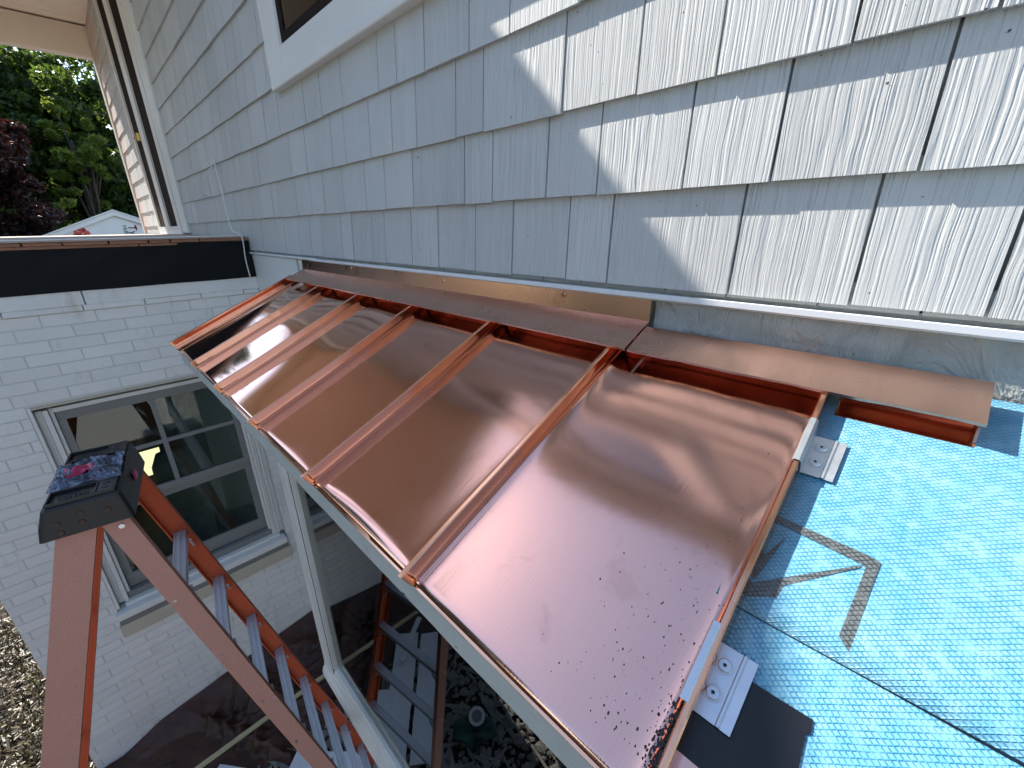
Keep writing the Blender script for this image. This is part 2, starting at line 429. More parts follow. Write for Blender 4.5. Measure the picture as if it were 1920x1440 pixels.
sh_me = raw_mesh('shingle', shm, 'shingle_paint')
cells = []
for k in range(TOPROW):
    z0, z1 = ROWZ[k], ROWZ[k + 1]
    g = list(GAPS.get(k, []))
    if not g: g = [rnd.uniform(-3.4, -3.2)]
    x = g[-1]
    while x < 2.5: x += rnd.choice([.12, .16, .19, .22, .25]) + rnd.uniform(-.01, .01); g.append(x)
    x = g[0]
    while x > -5.64:
        x -= rnd.choice([.11, .15, .19, .22, .26]) + rnd.uniform(-.01, .01); g.insert(0, max(x, -5.65))
    if len(g) > 1 and g[1] - g[0] < .03: g.pop(1)
    for a, b in zip(g[:-1], g[1:]):
        segs = [(a, b)]
        if z0 < UWZ1 and z1 > UWZ0 + .05:
            segs = [(p, q) for p, q in ((a, min(b, UWX0)), (max(a, UWX1), b)) if q - p > .015]
        for p, q in segs: cells.append((k, p, q, z0, z1))
    # far stretch beyond the doors
    x = -9.08
    while x < -7.64:
        w = min(rnd.uniform(.14, .24), -7.62 - x); cells.append((k, x, x + w, z0, z1)); x += w
def rank(c):
    xm, zm = (c[1] + c[2]) / 2, (c[3] + c[4]) / 2
    d = Vector((xm, WY, zm)); f = d.dot(FW)
    if f < .05: return 1e9
    px = 960 + 793.5 * d.dot(RT) / f; py = 720 + 793.5 * d.dot(DN) / f
    if not (-120 < px < 2040 and -120 < py < 1560): return 1e8 + d.length
    return d.length
cells.sort(key=rank)
rest = M(); farf = M()
for i, (k, a, b, z0, z1) in enumerate(cells):
    a += .0025; b -= .0025
    dy = rnd.uniform(-.0012, .0012); dz = rnd.uniform(-.0025, .002)
    top = z1 + .022
    ang = rnd.uniform(-.002, .002)
    sy = .0130 * (top - z0) / PITCH
    if i < 300:
        shared('shingle', sh_me, (a, WY + dy, z0 + dz), (b - a, sy, top - z0), wall, (0, ang, 0))
    else:
        y0 = WY + dy; zb = z0 + dz
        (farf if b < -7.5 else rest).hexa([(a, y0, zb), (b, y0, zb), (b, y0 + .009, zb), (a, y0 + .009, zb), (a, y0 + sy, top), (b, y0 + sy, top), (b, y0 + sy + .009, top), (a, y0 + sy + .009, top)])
build('shingle_field', rest, 'shingle_paint', wall, kind='stuff', label='distant and higher courses of the same pale shingles')
build('bounce_tint_shingles', farf, 'bounce_tint_shingle', wall, kind='stuff', label='shingles beyond the terrace door coloured with warm bounce light')
# starter course showing as a thin uneven line under the lowest butts
st = -3.6
while st < 2.4:
    w = rnd.uniform(.12, .26)
    mm = M(); mm.box(st + .002, min(st + w, 2.45) - .002, WY + .0115, WY + .020, -.1465 + rnd.uniform(-.001, .001), -.10); build('starter_piece', mm, 'grey_starter', wall); st += w
# corner boards at the far end of the wall
cb = M(); cb.box(-5.95, -5.655, WY - .012, WY + .03, -.02, 3.2); build('corner_board', cb, 'white_trim', wall)
cb = M(); cb.box(-9.26, -9.085, WY - .010, WY + .02, -.03, 2.62); build('corner_board', cb, 'pink_trim', wall)
cb = M(); cb.box(-7.62, -7.50, WY - .012, WY + .03, -.02, 2.62); build('corner_board', cb, 'pink_trim', wall)
# drip strip, house wrap and painted boards below the shingles
al = M(); prof = [(.030, 0), (.030, -.011), (.022, -.016), (0, -.016), (0, -.004), (.02, 0)]
al.loft([[(x, WY + .02 - p, -.1495 + q) for p, q in prof] for x in (-3.66, -2.45)]); build('drip_strip', al, 'white_alu', wall)
al = M(); al.loft([[(x, WY + .0185 - p, -.152 + q) for p, q in prof] for x in (-2.50, 2.5)]); build('drip_strip', al, 'white_alu', wall)
# wrinkled wrap
hw = M(); nx, nz = 90, 14; vs = []; 
for j in range(nz + 1):
    for i in range(nx + 1):
        x = -.469 + 2.4 * i / nx; z = -.168 - .115 * j / nz
        vs.append((x, WY + .006 - .0035 * math.sin(x * 21 + z * 55) * math.sin(x * 9 - z * 30) - .0015 * rnd.random(), z))
hw.add(vs, [(j * (nx + 1) + i, j * (nx + 1) + i + 1, (j + 1) * (nx + 1) + i + 1, (j + 1) * (nx + 1) + i) for j in range(nz) for i in range(nx)])
build('house_wrap', hw, 'wall_wrap', wall, smooth=True, fixn=False)
lw = M(); lw.box(-3.66, -2.78, WY + .006, WY + .03, -3.0, -.168); build('painted_board', lw, 'white_trim', wall, bevel=.002)
lw = M(); lw.box(-2.775, -2.735, WY + .014, WY + .03, -1.2, -.168); build('bare_strip', lw, 'cream_stone', wall)
lw = M(); lw.box(-2.73, -2.645, WY + .004, WY + .03, -1.2, -.168); build('painted_board', lw, 'white_trim', wall, bevel=.002)
lw = M(); lw.box(-3.66, 2.6, WY + .031, WY + .13, GZ, -.145); build('lower_wall', lw, 'brick_paint', wall)
# eave of the main roof, above the picture
ev = thing('roof_eave', 'white eave and gutter of the main roof above the shingle wall', 'eave', (0, .85, 3.3))
mm = M(); mm.box(-3.2, 2.7, .80, 1.06, 3.302, 3.36); build('soffit', mm, 'white_trim', ev)
mm = M(); mm.box(-3.2, 2.7, .70, .798, 3.31, 3.44); build('gutter', mm, 'white_alu', ev, bevel=.01)
mm = M(); mm.hexa([(-3.2, .70, 3.46), (2.7, .70, 3.46), (2.7, 4.5, 5.2), (-3.2, 4.5, 5.2), (-3.2, .70, 3.50), (2.7, .70, 3.50), (2.7, 4.5, 5.24), (-3.2, 4.5, 5.24)]); build('roof_slope', mm, 'asphalt_roofing', ev)

# ------------------------------------------------------------------ upper window in the shingle wall
uw = thing('upper_window', 'dark upper window in wide white casing cut off by the top of the picture', 'window', (-1.6, WY, UWZ0))
cx0, cx1, cz0, cz1 = -2.415, -.80, .79, 2.06
mm = M(); mm.box(UWX0, cx0, WY - .016, WY + .022, UWZ0 + .002, UWZ1); build('side_casing', mm, 'white_trim', uw, bevel=.003)
mm = M(); mm.box(cx1, UWX1, WY - .016, WY + .022, UWZ0 + .002, UWZ1); build('side_casing', mm, 'white_trim', uw, bevel=.003)
mm = M(); mm.box(cx0, cx1, WY - .014, WY + .022, cz1, UWZ1 - .002); build('head_casing', mm, 'white_trim', uw, bevel=.003)
mm = M(); mm.box(cx0, cx1, WY - .014, WY + .022, UWZ0 + .028, cz0); build('bottom_casing', mm, 'white_trim', uw, bevel=.003)
mm = M(); mm.box(UWX0 + .02, UWX1 - .02, WY - .026, WY + .02, UWZ0 - .006, UWZ0 + .026); build('sill_trim', mm, 'white_trim', uw, bevel=.006)
fr = M()
for (a, b, c, d) in ((cx0, cx1, cz0, cz0 + .045), (cx0, cx1, cz1 - .045, cz1), (cx0, cx0 + .04, cz0 + .045, cz1 - .045), (cx1 - .04, cx1, cz0 + .045, cz1 - .045), (-1.63, -1.59, cz0 + .045, cz1 - .045)):
    fr.box(a, b, WY - .002, WY + .014, c, d)
build('sash', fr, 'bronze_screen', uw)
mm = M(); mm.box(cx0 + .03, cx1 - .03, WY + .004, WY + .007, cz0 + .03, cz1 - .03); build('pane', mm, 'window_glass', uw)
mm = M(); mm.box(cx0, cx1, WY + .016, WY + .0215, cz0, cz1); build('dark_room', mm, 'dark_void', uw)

# ------------------------------------------------------------------ terrace door beyond the shingles
dr = thing('terrace_door', 'tall white framed door with two dark bronze screens opening on the flat roof', 'door', (-6.6, WY, -.03))
for a, b in ((-6.13, -5.955), (-6.93, -6.68), (-7.50, -7.44)):
    mm = M(); mm.box(a, b, WY - .02, WY + .02, .05, 2.5); build('frame_post', mm, 'white_trim', dr)
mm = M(); mm.box(-7.50, -5.955, WY - .022, WY + .022, -.035, .05); build('sill', mm, 'white_alu', dr)
mm = M(); mm.box(-7.50, -5.955, WY - .02, WY + .02, 2.5, 2.62); build('head', mm, 'white_trim', dr)
for a, b in ((-6.68, -6.13), (-7.44, -6.93)):
    mm = M(); mm.box(a, b, WY + .0, WY + .018, .05, 2.5); build('screen', mm, 'bronze_screen', dr)
mm = M(); mm.box(-6.99, -6.95, WY - .05, WY - .02, .98, 1.06); mm.box(-7.08, -6.96, WY - .062, WY - .05, 1.0, 1.03); build('handle', mm, 'brass', dr, bevel=.004)

# ------------------------------------------------------------------ roof over the terrace
pr = thing('terrace_roof', 'deep cream roof with boarded ceiling and beam over the flat roof terrace', 'roof', (-6.2, 0, 2.26))
PX0, PX1, PY0, PZ = -9.3, -3.40, -1.15, 2.62
plm = M(); plm.box(0, 1, 0, 1, 0, 1); pl_me = raw_mesh('ceiling_plank', plm, 'pale_soffit')
x = PX0 + .36
while x < PX1 - .05:
    w = min(.138, PX1 - .03 - x); shared('ceiling_plank', pl_me, (x + .003, PY0 + .03, PZ), (w - .006, WY - PY0 - .06, .018), pr); x += .138
mm = M(); mm.box(PX0 + .02, PX1 - .02, PY0 + .02, WY + .015, PZ + .02, 2.838); build('roof_deck', mm, 'pale_soffit', pr)
mm = M(); mm.box(-9.25, -9.08, PY0 + .04, WY - .011, 2.262, 2.618); build('beam', mm, 'pale_soffit', pr, bevel=.004)
mm = M(); mm.box(PX0, PX1 - .021, PY0 - .02, PY0 + .019, 2.56, 2.838); build('fascia', mm, 'pale_soffit', pr)
mm = M(); mm.box(PX1 - .019, PX1, PY0 - .02, WY - .02, 2.60, 2.838); build('fascia', mm, 'white_trim', pr)
mm = M(); mm.box(PX0 - .03, PX1 + .012, PY0 - .05, WY - .016, 2.84, 2.855); build('roof_edge', mm, 'asphalt_roofing', pr)
for px in (-3.86, -9.2):
    mm = M(); mm.box(px, px + .1, PY0 + .09, PY0 + .19, -.02, 2.615); build('post', mm, 'white_trim', pr)

# ------------------------------------------------------------------ white brick wall of the low wing
BY0, BY1 = -.855, WY + .004
bw = thing('brick_wall', 'white painted brick wall of the low wing around the sash window', 'wall', (X0, 0, GZ))
OY0, OY1, OZ0, OZ1 = -.42, .735, -2.745, -.974    # window opening
CRS = .0735
bm_ = M()
e = .006
bm_.add([(0, 0, 0), (1, 0, 0), (1, 0, 1), (0, 0, 1), (.009, 1, .028), (.991, 1, .028), (.991, 1, .972), (.009, 1, .972)],
        [(0, 1, 5, 4), (1, 2, 6, 5), (2, 3, 7, 6), (3, 0, 4, 7), (4, 5, 6, 7)])
br_me = raw_mesh('brick', bm_, 'brick_paint')
bricks = []
c = 0
ztop = -.447
while ztop - CRS * c > GZ - .05:
    zc1 = ztop - CRS * c - .0026; zc0 = ztop - CRS * (c + 1) + .0026
    zm = (zc0 + zc1) / 2
    ph = .02 if c % 2 == 0 else -.10
    y = ph - .24 * 6
    while y < BY1:
        a, b = max(y + .0028, BY0), min(y + .2372, BY1)
        y += .24
        if b - a < .02: continue
        segs = [(a, b)]
        if OZ0 < zm < OZ1: segs = [(p, q) for p, q in ((a, min(b, OY0 - .002)), (max(a, OY1 + .002), b)) if q - p > .02]
        for p, q in segs: bricks.append((p, q, zc0, zc1))
    c += 1
def brank(t):
    d = Vector((X0, (t[0] + t[1]) / 2, (t[2] + t[3]) / 2)); f = d.dot(FW)
    px = 960 + 793.5 * d.dot(RT) / f; py = 720 + 793.5 * d.dot(DN) / f
    hid = (px > 560 and py > 640) or py > 1470 or px < -25 or (t[0] > .05 and t[2] < -3.55)
    return (1e6 if hid else 0) + d.length
bricks.sort(key=brank)
restb = M()
for i, (a, b, z0, z1) in enumerate(bricks):
    dp = .0048 + rnd.uniform(-.0012, .0016)
    if i < 300:   # local x -> world y, local y -> world x
        o = shared('brick', br_me, (X0 - .006, b, z0), (b - a, .006 + dp - .0048, z1 - z0), bw, (rnd.uniform(-.004, .004), 0, -math.pi / 2))
    else:
        restb.hexa([(X0 - .006, a, z0), (X0 + dp - .0048, a + .004, z0 + .003), (X0 + dp - .0048, b - .004, z0 + .003), (X0 - .006, b, z0), (X0 - .006, a, z1), (X0 + dp - .0048, a + .004, z1 - .003), (X0 + dp - .0048, b - .004, z1 - .003), (X0 - .006, b, z1)])
build('brick_field', restb, 'brick_paint', bw, kind='stuff', label='bricks hidden or far down the wall')
mo = M()
MX = X0 - .0038
for (a, b, z0, z1) in ((BY0, OY0, GZ, -.44), (OY1, BY1, GZ, -.44), (OY0, OY1, OZ1, -.44), (OY0, OY1, GZ, OZ0)):
    mo.box(X0 - .12, MX, a, b, z0, z1)
build('mortar', mo, 'mortar_paint', bw)
mm = M(); mm.box(-9.0, X0 - .12, BY0, BY0 + .1, GZ, -.36); build('end_wall', mm, 'brick_paint', bw)
mm = M(); mm.box(X0 - .12, X0 - .02, BY0 + .1, BY1 - .01, -.436, -.05); build('top_wall', mm, 'white_trim', bw)
# stepped ledge bricks and frieze boards under the black band
y = BY0
while y < BY1 - .02:
    L = min(rnd.uniform(.2, .34), BY1 - y)
    mm = M(); j = rnd.uniform(-.002, .002)
    mm.box(X0 - .05, X0 + .012 + j, y + .002, y + L - .002, -.446, -.413 + j); build('ledge_brick', mm, 'brick_paint', bw, bevel=.004); y += L
for a, b in ((BY0, -.012), (-.006, BY1)):
    mm = M(); mm.box(X0 - .02, X0 + .016, a, b, -.412, -.315); build('frieze_board', mm, 'brick_paint', bw, bevel=.003)

# ------------------------------------------------------------------ flat roof of the wing
fl = thing('flat_roof', 'flat roof of the brick wing with a wide black membrane band and cedar edge', 'roof', (-6, 0, -.34))
mm = M(); FX = X0 + .028
n = 16; rings = []
for i in range(n + 1):
    y = BY0 - .25 + (BY1 + .248 - BY0) * i / n; w = .004 * math.sin(i * 1.7) 
    rings.append([(X0 + .016, y, -.33 + w * .3), (FX + w * .5, y, -.326 + w * .4), (FX + .003 + w, y, -.22), (FX + .002 - w, y, -.12), (FX, y, -.075), (X0 + .016, y, -.075)])
mm.loft(rings); build('membrane_band', mm, 'black_membrane', fl, smooth=False)
y = BY1
seq = [.30, .16, .11, .19, .20, .16, .14, .15, .16, .15, .15, .16]
for i, L in enumerate(seq):
    if y - L < BY0 - .3: L = y - BY0 + .28
    if L < .02: break
    mm = M(); mm.box(X0 - .03, FX + .012 + rnd.uniform(-.003, .003), y - L + .004, y - .004, -.070, -.050); build('cedar_piece', mm, 'cedar', fl, bevel=.002); y -= L
y = BY1 - .42
for L in (.20, .75, .5):
    mm = M(); mm.box(X0 - .03, FX + .006, y - L, y - .006, -.087, -.071); build('cedar_piece', mm, 'cedar', fl, bevel=.002); y -= L
    if y < BY0 - .3: break
mm = M(); mm.box(-9.2, FX + .02, BY0 - .26, WY - .02, -.049, -.040); build('roof_sheet', mm, 'asphalt_roofing', fl)
mm = M(); mm.box(FX + .0, FX + .024, BY0 - .27, WY - .03, -.0395, -.034); build('drip_edge', mm, 'white_alu', fl)

# ------------------------------------------------------------------ sash window in the brick wall
bwn = thing('sash_window', 'white sash window with grey bars set in the white brick wall behind the ladder', 'window', (X0, .15, -2.75))
FXP = X0 - .09
def yz(x0, x1, y0, y1, z0, z1, name, mat, bev=0, parent=None):
    mm = M(); mm.box(x0, x1, y0, y1, z0, z1); return build(name, mm, mat, parent or bwn, bevel=bev)
yz(FXP, X0 - .003, OY0 + .001, OY0 + .016, OZ0 + .18, OZ1 - .002, 'reveal', 'white_trim')
yz(FXP, X0 - .004, OY0 + .018, OY1 - .018, OZ1 - .02, OZ1 - .001, 'lintel_underside', 'cream_stone')
for i, (a, b, d) in enumerate(((OY0 + .018, -.372, .03), (-.370, -.345, .045), (-.343, -.325, .02))):
    yz(FXP - .02, FXP + d, a, b, -2.56, -1.022, 'casing_bead', 'white_trim', .003)
for i, (a, b, d) in enumerate(((.625, .642, .02), (.644, .662, .04), (.664, .682, .03), (.684, .7, .05), (.702, OY1 - .002, .035))):
    yz(FXP - .02, FXP + d, a, b, -2.56, -1.022, 'casing_bead', 'white_trim', .003)
yz(FXP - .02, FXP + .028, -.325, .625, -1.050, -1.022, 'head_bead', 'white_trim', .003)
sash = M()
for (a, b, c, d) in ((-.323, .623, -1.115, -1.053), (-.323, .623, -1.815, -1.765), (-.323, -.285, -1.765, -1.115), (.585, .623, -1.765, -1.115)):
    sash.box(FXP - .03, FXP + .004, a, b, c, d)
us = build('upper_sash', sash, 'grey_sash', bwn, bevel=.002)
yz(FXP - .024, FXP + .002, .128, .158, -1.765, -1.115, 'muntin', 'grey_sash', .002, us)
yz(FXP - .025, FXP + .001, -.285, .128, -1.452, -1.424, 'muntin', 'grey_sash', .002, us)
yz(FXP - .025, FXP + .001, .158, .585, -1.452, -1.424, 'muntin', 'grey_sash', .002, us)
for a, b in ((-.285, .128), (.158, .585)):
    for c, d in ((-1.765, -1.452), (-1.424, -1.115)):
        yz(FXP - .016, FXP - .012, a - .004, b + .004, c - .004, d + .004, 'pane', 'window_glass', 0, us)
sash = M()
for (a, b, c, d) in ((-.323, .623, -2.50, -2.39), (-.323, .623, -1.875, -1.82), (-.323, -.278, -2.39, -1.875), (.578, .623, -2.39, -1.875)):
    sash.box(FXP - .05, FXP - .02, a, b, c, d)
ls = build('lower_sash', sash, 'grey_sash', bwn, bevel=.002)
yz(FXP - .042, FXP - .038, -.284, .584, -2.396, -1.869, 'pane', 'window_glass', 0, ls)
yz(FXP - .02, FXP + .03, -.34, .64, -2.555, -2.505, 'sill_step', 'grey_sash', .002)
yz(FXP - .02, FXP + .075, -.37, .69, -2.585, -2.557, 'sill_step', 'white_trim', .003)
yz(FXP - .02, X0 + .045, OY0 - .015, OY1 - .01, -2.64, -2.587, 'sill', 'white_trim', .006)
yz(FXP - .02, X0 + .022, OY0 - .012, OY1 - .012, -2.69, -2.642, 'sill_apron', 'grey_sash', .002)
yz(FXP - .02, X0 + .034, OY0 - .02, OY1 + .0, -2.80, -2.692, 'stone_sill', 'cream_stone', .004)
# the room behind it
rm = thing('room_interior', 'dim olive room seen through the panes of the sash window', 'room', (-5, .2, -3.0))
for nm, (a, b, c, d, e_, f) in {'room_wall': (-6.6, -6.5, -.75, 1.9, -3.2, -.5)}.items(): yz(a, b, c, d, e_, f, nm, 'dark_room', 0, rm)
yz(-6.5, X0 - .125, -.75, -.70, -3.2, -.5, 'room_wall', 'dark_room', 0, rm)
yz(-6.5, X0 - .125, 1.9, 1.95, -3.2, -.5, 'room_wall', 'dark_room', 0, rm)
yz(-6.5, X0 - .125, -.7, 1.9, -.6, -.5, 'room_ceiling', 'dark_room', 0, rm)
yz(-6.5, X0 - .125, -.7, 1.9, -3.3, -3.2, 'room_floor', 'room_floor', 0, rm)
lp = thing('far_room_window', 'small bright yellowish window at the back of the dim room', 'window', (-6.4, -.3, -2.9))
yz(-6.47, -6.45, -.12, .36, -2.86, -2.52, 'lit_pane', 'lit_pane', 0, lp)
for a, b, c, d in ((-.17, -.12, -2.91, -2.47), (.36, .41, -2.91, -2.47), (-.12, .36, -2.91, -2.86), (-.12, .36, -2.52, -2.47)): yz(-6.48, -6.44, a, b, c, d, 'frame', 'dark_room', 0, lp)

def drape(name, mat, parent, cx, cy, zb, prof, wid, seed, seg=28, amp=.02):
    r = random.Random(seed); mm = M(); rings = []
    for i, (dx, z, w) in enumerate(prof):
        ring = []
        for j in range(seg):
            a = 2 * math.pi * j / seg
            k = 1 + amp * 3 * math.sin(a * 5 + i * .7 + seed) * (.3 + i / len(prof)) + r.uniform(-amp, amp)
            ring.append((cx + dx + w * .55 * math.cos(a) * k, cy + wid * w * math.sin(a) * k, zb + z))
        rings.append(ring)
    mm.loft(rings); return build(name, mm, mat, parent, smooth=True)
ch = thing('draped_armchair', 'armchair under a grey green dust sheet inside the sash window', 'armchair', (-4.5, .45, -3.2))
drape('sheet_body', 'dust_sheet', ch, -4.5, .50, -3.2, [(0, 1.93, .05), (0, 1.92, .2), (.0, 1.86, .34), (.0, 1.7, .42), (.02, 1.4, .46), (.04, 1.0, .5), (.06, .5, .56), (.08, 0, .62)], .85, 3)
drape('arm_cover', 'dust_sheet', ch, -4.28, .18, -3.2, [(0, 1.48, .04), (0, 1.46, .14), (0, 1.36, .2), (0, 1.0, .23), (0, .4, .25), (0, 0, .28)], .8, 5)

# ------------------------------------------------------------------ copper roof
PIT = math.radians(24); CO, SI = math.cos(PIT), math.sin(PIT)
RP = Vector((0, WY, -.26)); RD = Vector((0, -CO, -SI)); RN = Vector((0, -SI, CO))
def rp(x, s, h=0): return RP + Vector((x, 0, 0)) + RD * s + RN * h
SE = .737
cr = thing('copper_roof', 'shiny copper standing seam shed roof half laid over the picture window', 'roof', (-1.4, .6, -.6))
SEAM = [-2.70, -2.21, -1.787, -1.363, -.938, -.518, -.09]
PANX = [(-2.60, -2.21), (-2.21, -1.787), (-1.787, -1.363), (-1.363, -.938), (-.938, -.518), (-.518, -.09)]
BOW = [.001, .001, .002, .008, .013, .003]
def panh(pi_, x, s):
    xa, xb = PANX[pi_]; xa += .007; xb -= .007; W = xb - xa
    r = random.Random(20 + pi_); p1, p2, p3 = r.uniform(0, 6), r.uniform(0, 6), r.uniform(0, 6)
    u = min(1, max(0, (x - xa) / W)); tt = (s - .03) / (SE - .03)
    h = (.0024 if pi_ < 3 else .0013) * math.sin(math.pi * u) ** .8 * (.6 + .4 * math.sin(math.pi * min(1, max(0, tt))))
    h += .0060 * math.exp(-u * W / .010) + .0036 * math.exp(-(1 - u) * W / .010)
    h += .0004 * math.sin(2.2 * math.pi * u + p1) * math.sin(3.4 * tt * math.pi * .6 + p2) + .00025 * math.sin(7 * tt + 5 * u + p3)
    h += -.0009 * math.exp(-((tt - .35) / .22) ** 2) * math.sin(math.pi * u)
    e_ = SE - .010 - BOW[pi_] * 4 * u * (1 - u)
    if s > e_: h -= (s - e_) ** 1.5 * (.0, .0, .1, .5, 1.6, .9)[pi_]
    return .003 + h
for pi_, (xa, xb) in enumerate(PANX):
    mm = M(); xa += .007; xb -= .007; W = xb - xa; nu, nv = 44, 56; vs, uv = [], []
    for j in range(nv + 1):
        s = .030 + (SE - .030) * ((j / nv) ** .9)
        for i in range(nu + 1):
            x = xa + W * i / nu
            vs.append(rp(x, s, panh(pi_, x, s))); uv.append((s, x))
    mm.add(vs, [(j * (nu + 1) + i, j * (nu + 1) + i + 1, (j + 1) * (nu + 1) + i + 1, (j + 1) * (nu + 1) + i) for j in range(nv) for i in range(nu)], uv)
    o = build('pan', mm, 'copper_shiny' if pi_ < 3 else 'copper', cr, smooth=True, fixn=False)
    so = o.modifiers.new('thickness', 'SOLIDIFY'); so.thickness = .0008; so.offset = -1
    if pi_ == 5: o['label'] = 'widest showing copper pan with dark sealant spatter beside the blue membrane'
def seam(x0, x1, hgt, wd, name, seed, s0=.055, s1=SE + .006):
    r = random.Random(seed); mm = M(); rings = []; n = 36
    pr_ = [(-wd, 0), (-wd, hgt - .002), (-wd + .0018, hgt), (wd - .0018, hgt), (wd, hgt - .002), (wd + .0008, 0)]
    ph = r.uniform(0, 6)
    for i in range(n + 1):
        t_ = i / n; s = s0 + (s1 - s0) * t_; x = x0 + (x1 - x0) * t_ + .0008 * math.sin(9 * t_ + ph) + r.uniform(-.0001, .0001)
        hh = 1 + .012 * math.sin(13 * t_ + ph)
        rings.append([rp(x + a, s + (.0 if i < n else .004 * b / hgt), .002 + b * hh) for a, b in pr_])
    mm.loft(rings); mm.uv = [(p[1], p[0] * .3) for p in mm.v]
    return build(name, mm, 'copper_seam', cr)
for i, x in enumerate(SEAM):
    if i == 0: seam(x, x - .012, .036, .006, 'rake_seam', 1); continue
    if i == 6: seam(-.098, -.084, .034, .0045, 'open_seam', 6); continue
    seam(x, x - .004 + .002 * i, .035, .0052, 'seam', 30 + i)
seam(-2.605, -2.612, .014, .005, 'rake_fold', 9)
mm = M(); nn = 12; vs = []; uv = []
for j in range(nn + 1):
    s = .05 + (SE - .05) * j / nn
    for x, h in ((-2.697, .004), (-2.66, .008), (-2.612, .004)): vs.append(rp(x - .010 * j / nn, s, h)); uv.append((x, s))
mm.add(vs, [(j * 3 + i, j * 3 + i + 1, (j + 1) * 3 + i + 1, (j + 1) * 3 + i) for j in range(nn) for i in range(2)], uv); build('rake_trim', mm, 'copper_seam', cr, smooth=True)
# closures between the seams and the loose one on the blue membrane
for a, b in PANX:
    mm = M(); P_ = [(.046, .002), (.0475, .002), (.0475, .0375), (.020, .0388), (.020, .0375), (.046, .036)]
    mm.loft([[rp(x, s, h) for s, h in P_] for x in (a + .012, b - .012)]); build('closure', mm, 'copper_raw', cr)
mm = M(); P_ = [(.070, .002), (.114, .002), (.114, .003), (.0715, .0032), (.0715, .038), (.030, .040), (.030, .039), (.070, .037)]
mm.loft([[rp(x, s, h) for s, h in P_] for x in (-.078, .086)]); build('closure', mm, 'copper_raw', cr, label='loose red copper closure under the apron end on the blue membrane')
mm = M(); P_ = [(.0716, .003), (.105, .003), (.105, .004), (.0718, .036)]
mm.loft([[rp(x, s, h) for s, h in P_] for x in (.083, .0865)]); build('closure_end', mm, 'copper_brushed', cr)
# apron flashing, two lengths
def apron(x0, x1, bz, sedge, hed, up, mat='copper_brushed'):
    mm = M(); n = 40; rings = []
    for i in range(n + 1):
        x = x0 + (x1 - x0) * i / n; w = .0010 * math.sin(i * .5) + .0006 * math.sin(i * 1.3)
        top = Vector((x, WY - .0035, -.158)) if up else rp(x, .010, hed + .0012)
        bend = Vector((x, WY - .006, bz)) if up else rp(x, .012, hed + .0012)
        edge = rp(x, sedge + w, hed + w * .5); lip = rp(x, sedge + w - .001, hed - .006)
        n2 = Vector((0, 0, -.0012))
        rings.append([top, bend, edge, lip, edge + RD * -.004 + n2, bend + n2, top + Vector((0, .0012, 0))])
    mm.loft(rings); mm.uv = [(p[2] * .5 + p[1], p[0]) for p in mm.v]; mm.uv = [(a * 1, b * .05) for a, b in mm.uv]
    return build('apron_flashing', mm, mat, cr)
ap1 = apron(-2.655, -.475, -.2175, .1005, .0415, True)
ap2 = apron(-.470, .0885, 0, .1015, .0400, False)
for x in (-2.02, -1.29, -.735):
    mm = M(); mm.disc((x, WY - .0052, -.180), (0, -1, 0), .009, .003, 16, .006); build('screw_head', mm, 'copper_seam', ap1)
# sealant spatter
sp = M(); r = random.Random(5)
for i in range(470):
    if i < 270:
        s = SE - abs(r.gauss(0, .055)) - .004; x = -.092 - abs(r.gauss(0, .008)) - .002
        if s < .56: x -= r.uniform(0, .01)
        sz = abs(r.gauss(.0009, .0008)) + .0003
    else:
        s = SE - .01 - abs(r.gauss(0, .2)); x = -.10 - abs(r.gauss(0, .07)); sz = abs(r.gauss(.0003, .0005)) + .0002
    if not (.2 < s < SE - .03 and x > -.40): continue
    n_ = 6; u_ = (x + .511) / .414; ee = SE - .014 - BOW[5] * 4 * u_ * (1 - u_)
    hh = panh(5, x, s) + .0011
    vs = [rp(x + sz * r.uniform(.5, 1.3) * math.cos(k * 2 * math.pi / n_) * .7, s + sz * r.uniform(.6, 1.8) * math.sin(k * 2 * math.pi / n_), hh) for k in range(n_)]
    top = [p + RN * .0004 for p in vs]
    sp.loft([vs, top])
SPATTER = sp
# galvanised drip edge strip of bare copper at the unlaid eave
mm = M(); mm.loft([[rp(x, .660, .0025), rp(x, SE + .004, .0025), rp(x, SE + .006, -.022), rp(x, SE + .004, -.022), rp(x, SE + .003, .0012), rp(x, .660, .0012)] for x in (-.083, 1.6)])
build('drip_edge', mm, 'copper', cr)
mm = M(); mm.loft([[rp(x, SE - .004, .000), rp(x, SE + .004, -.002), rp(x, SE + .0045, -.012), rp(x, SE - .004, -.012)] for x in (-2.69, -.086)])
build('drip_edge', mm, 'copper_seam', cr)

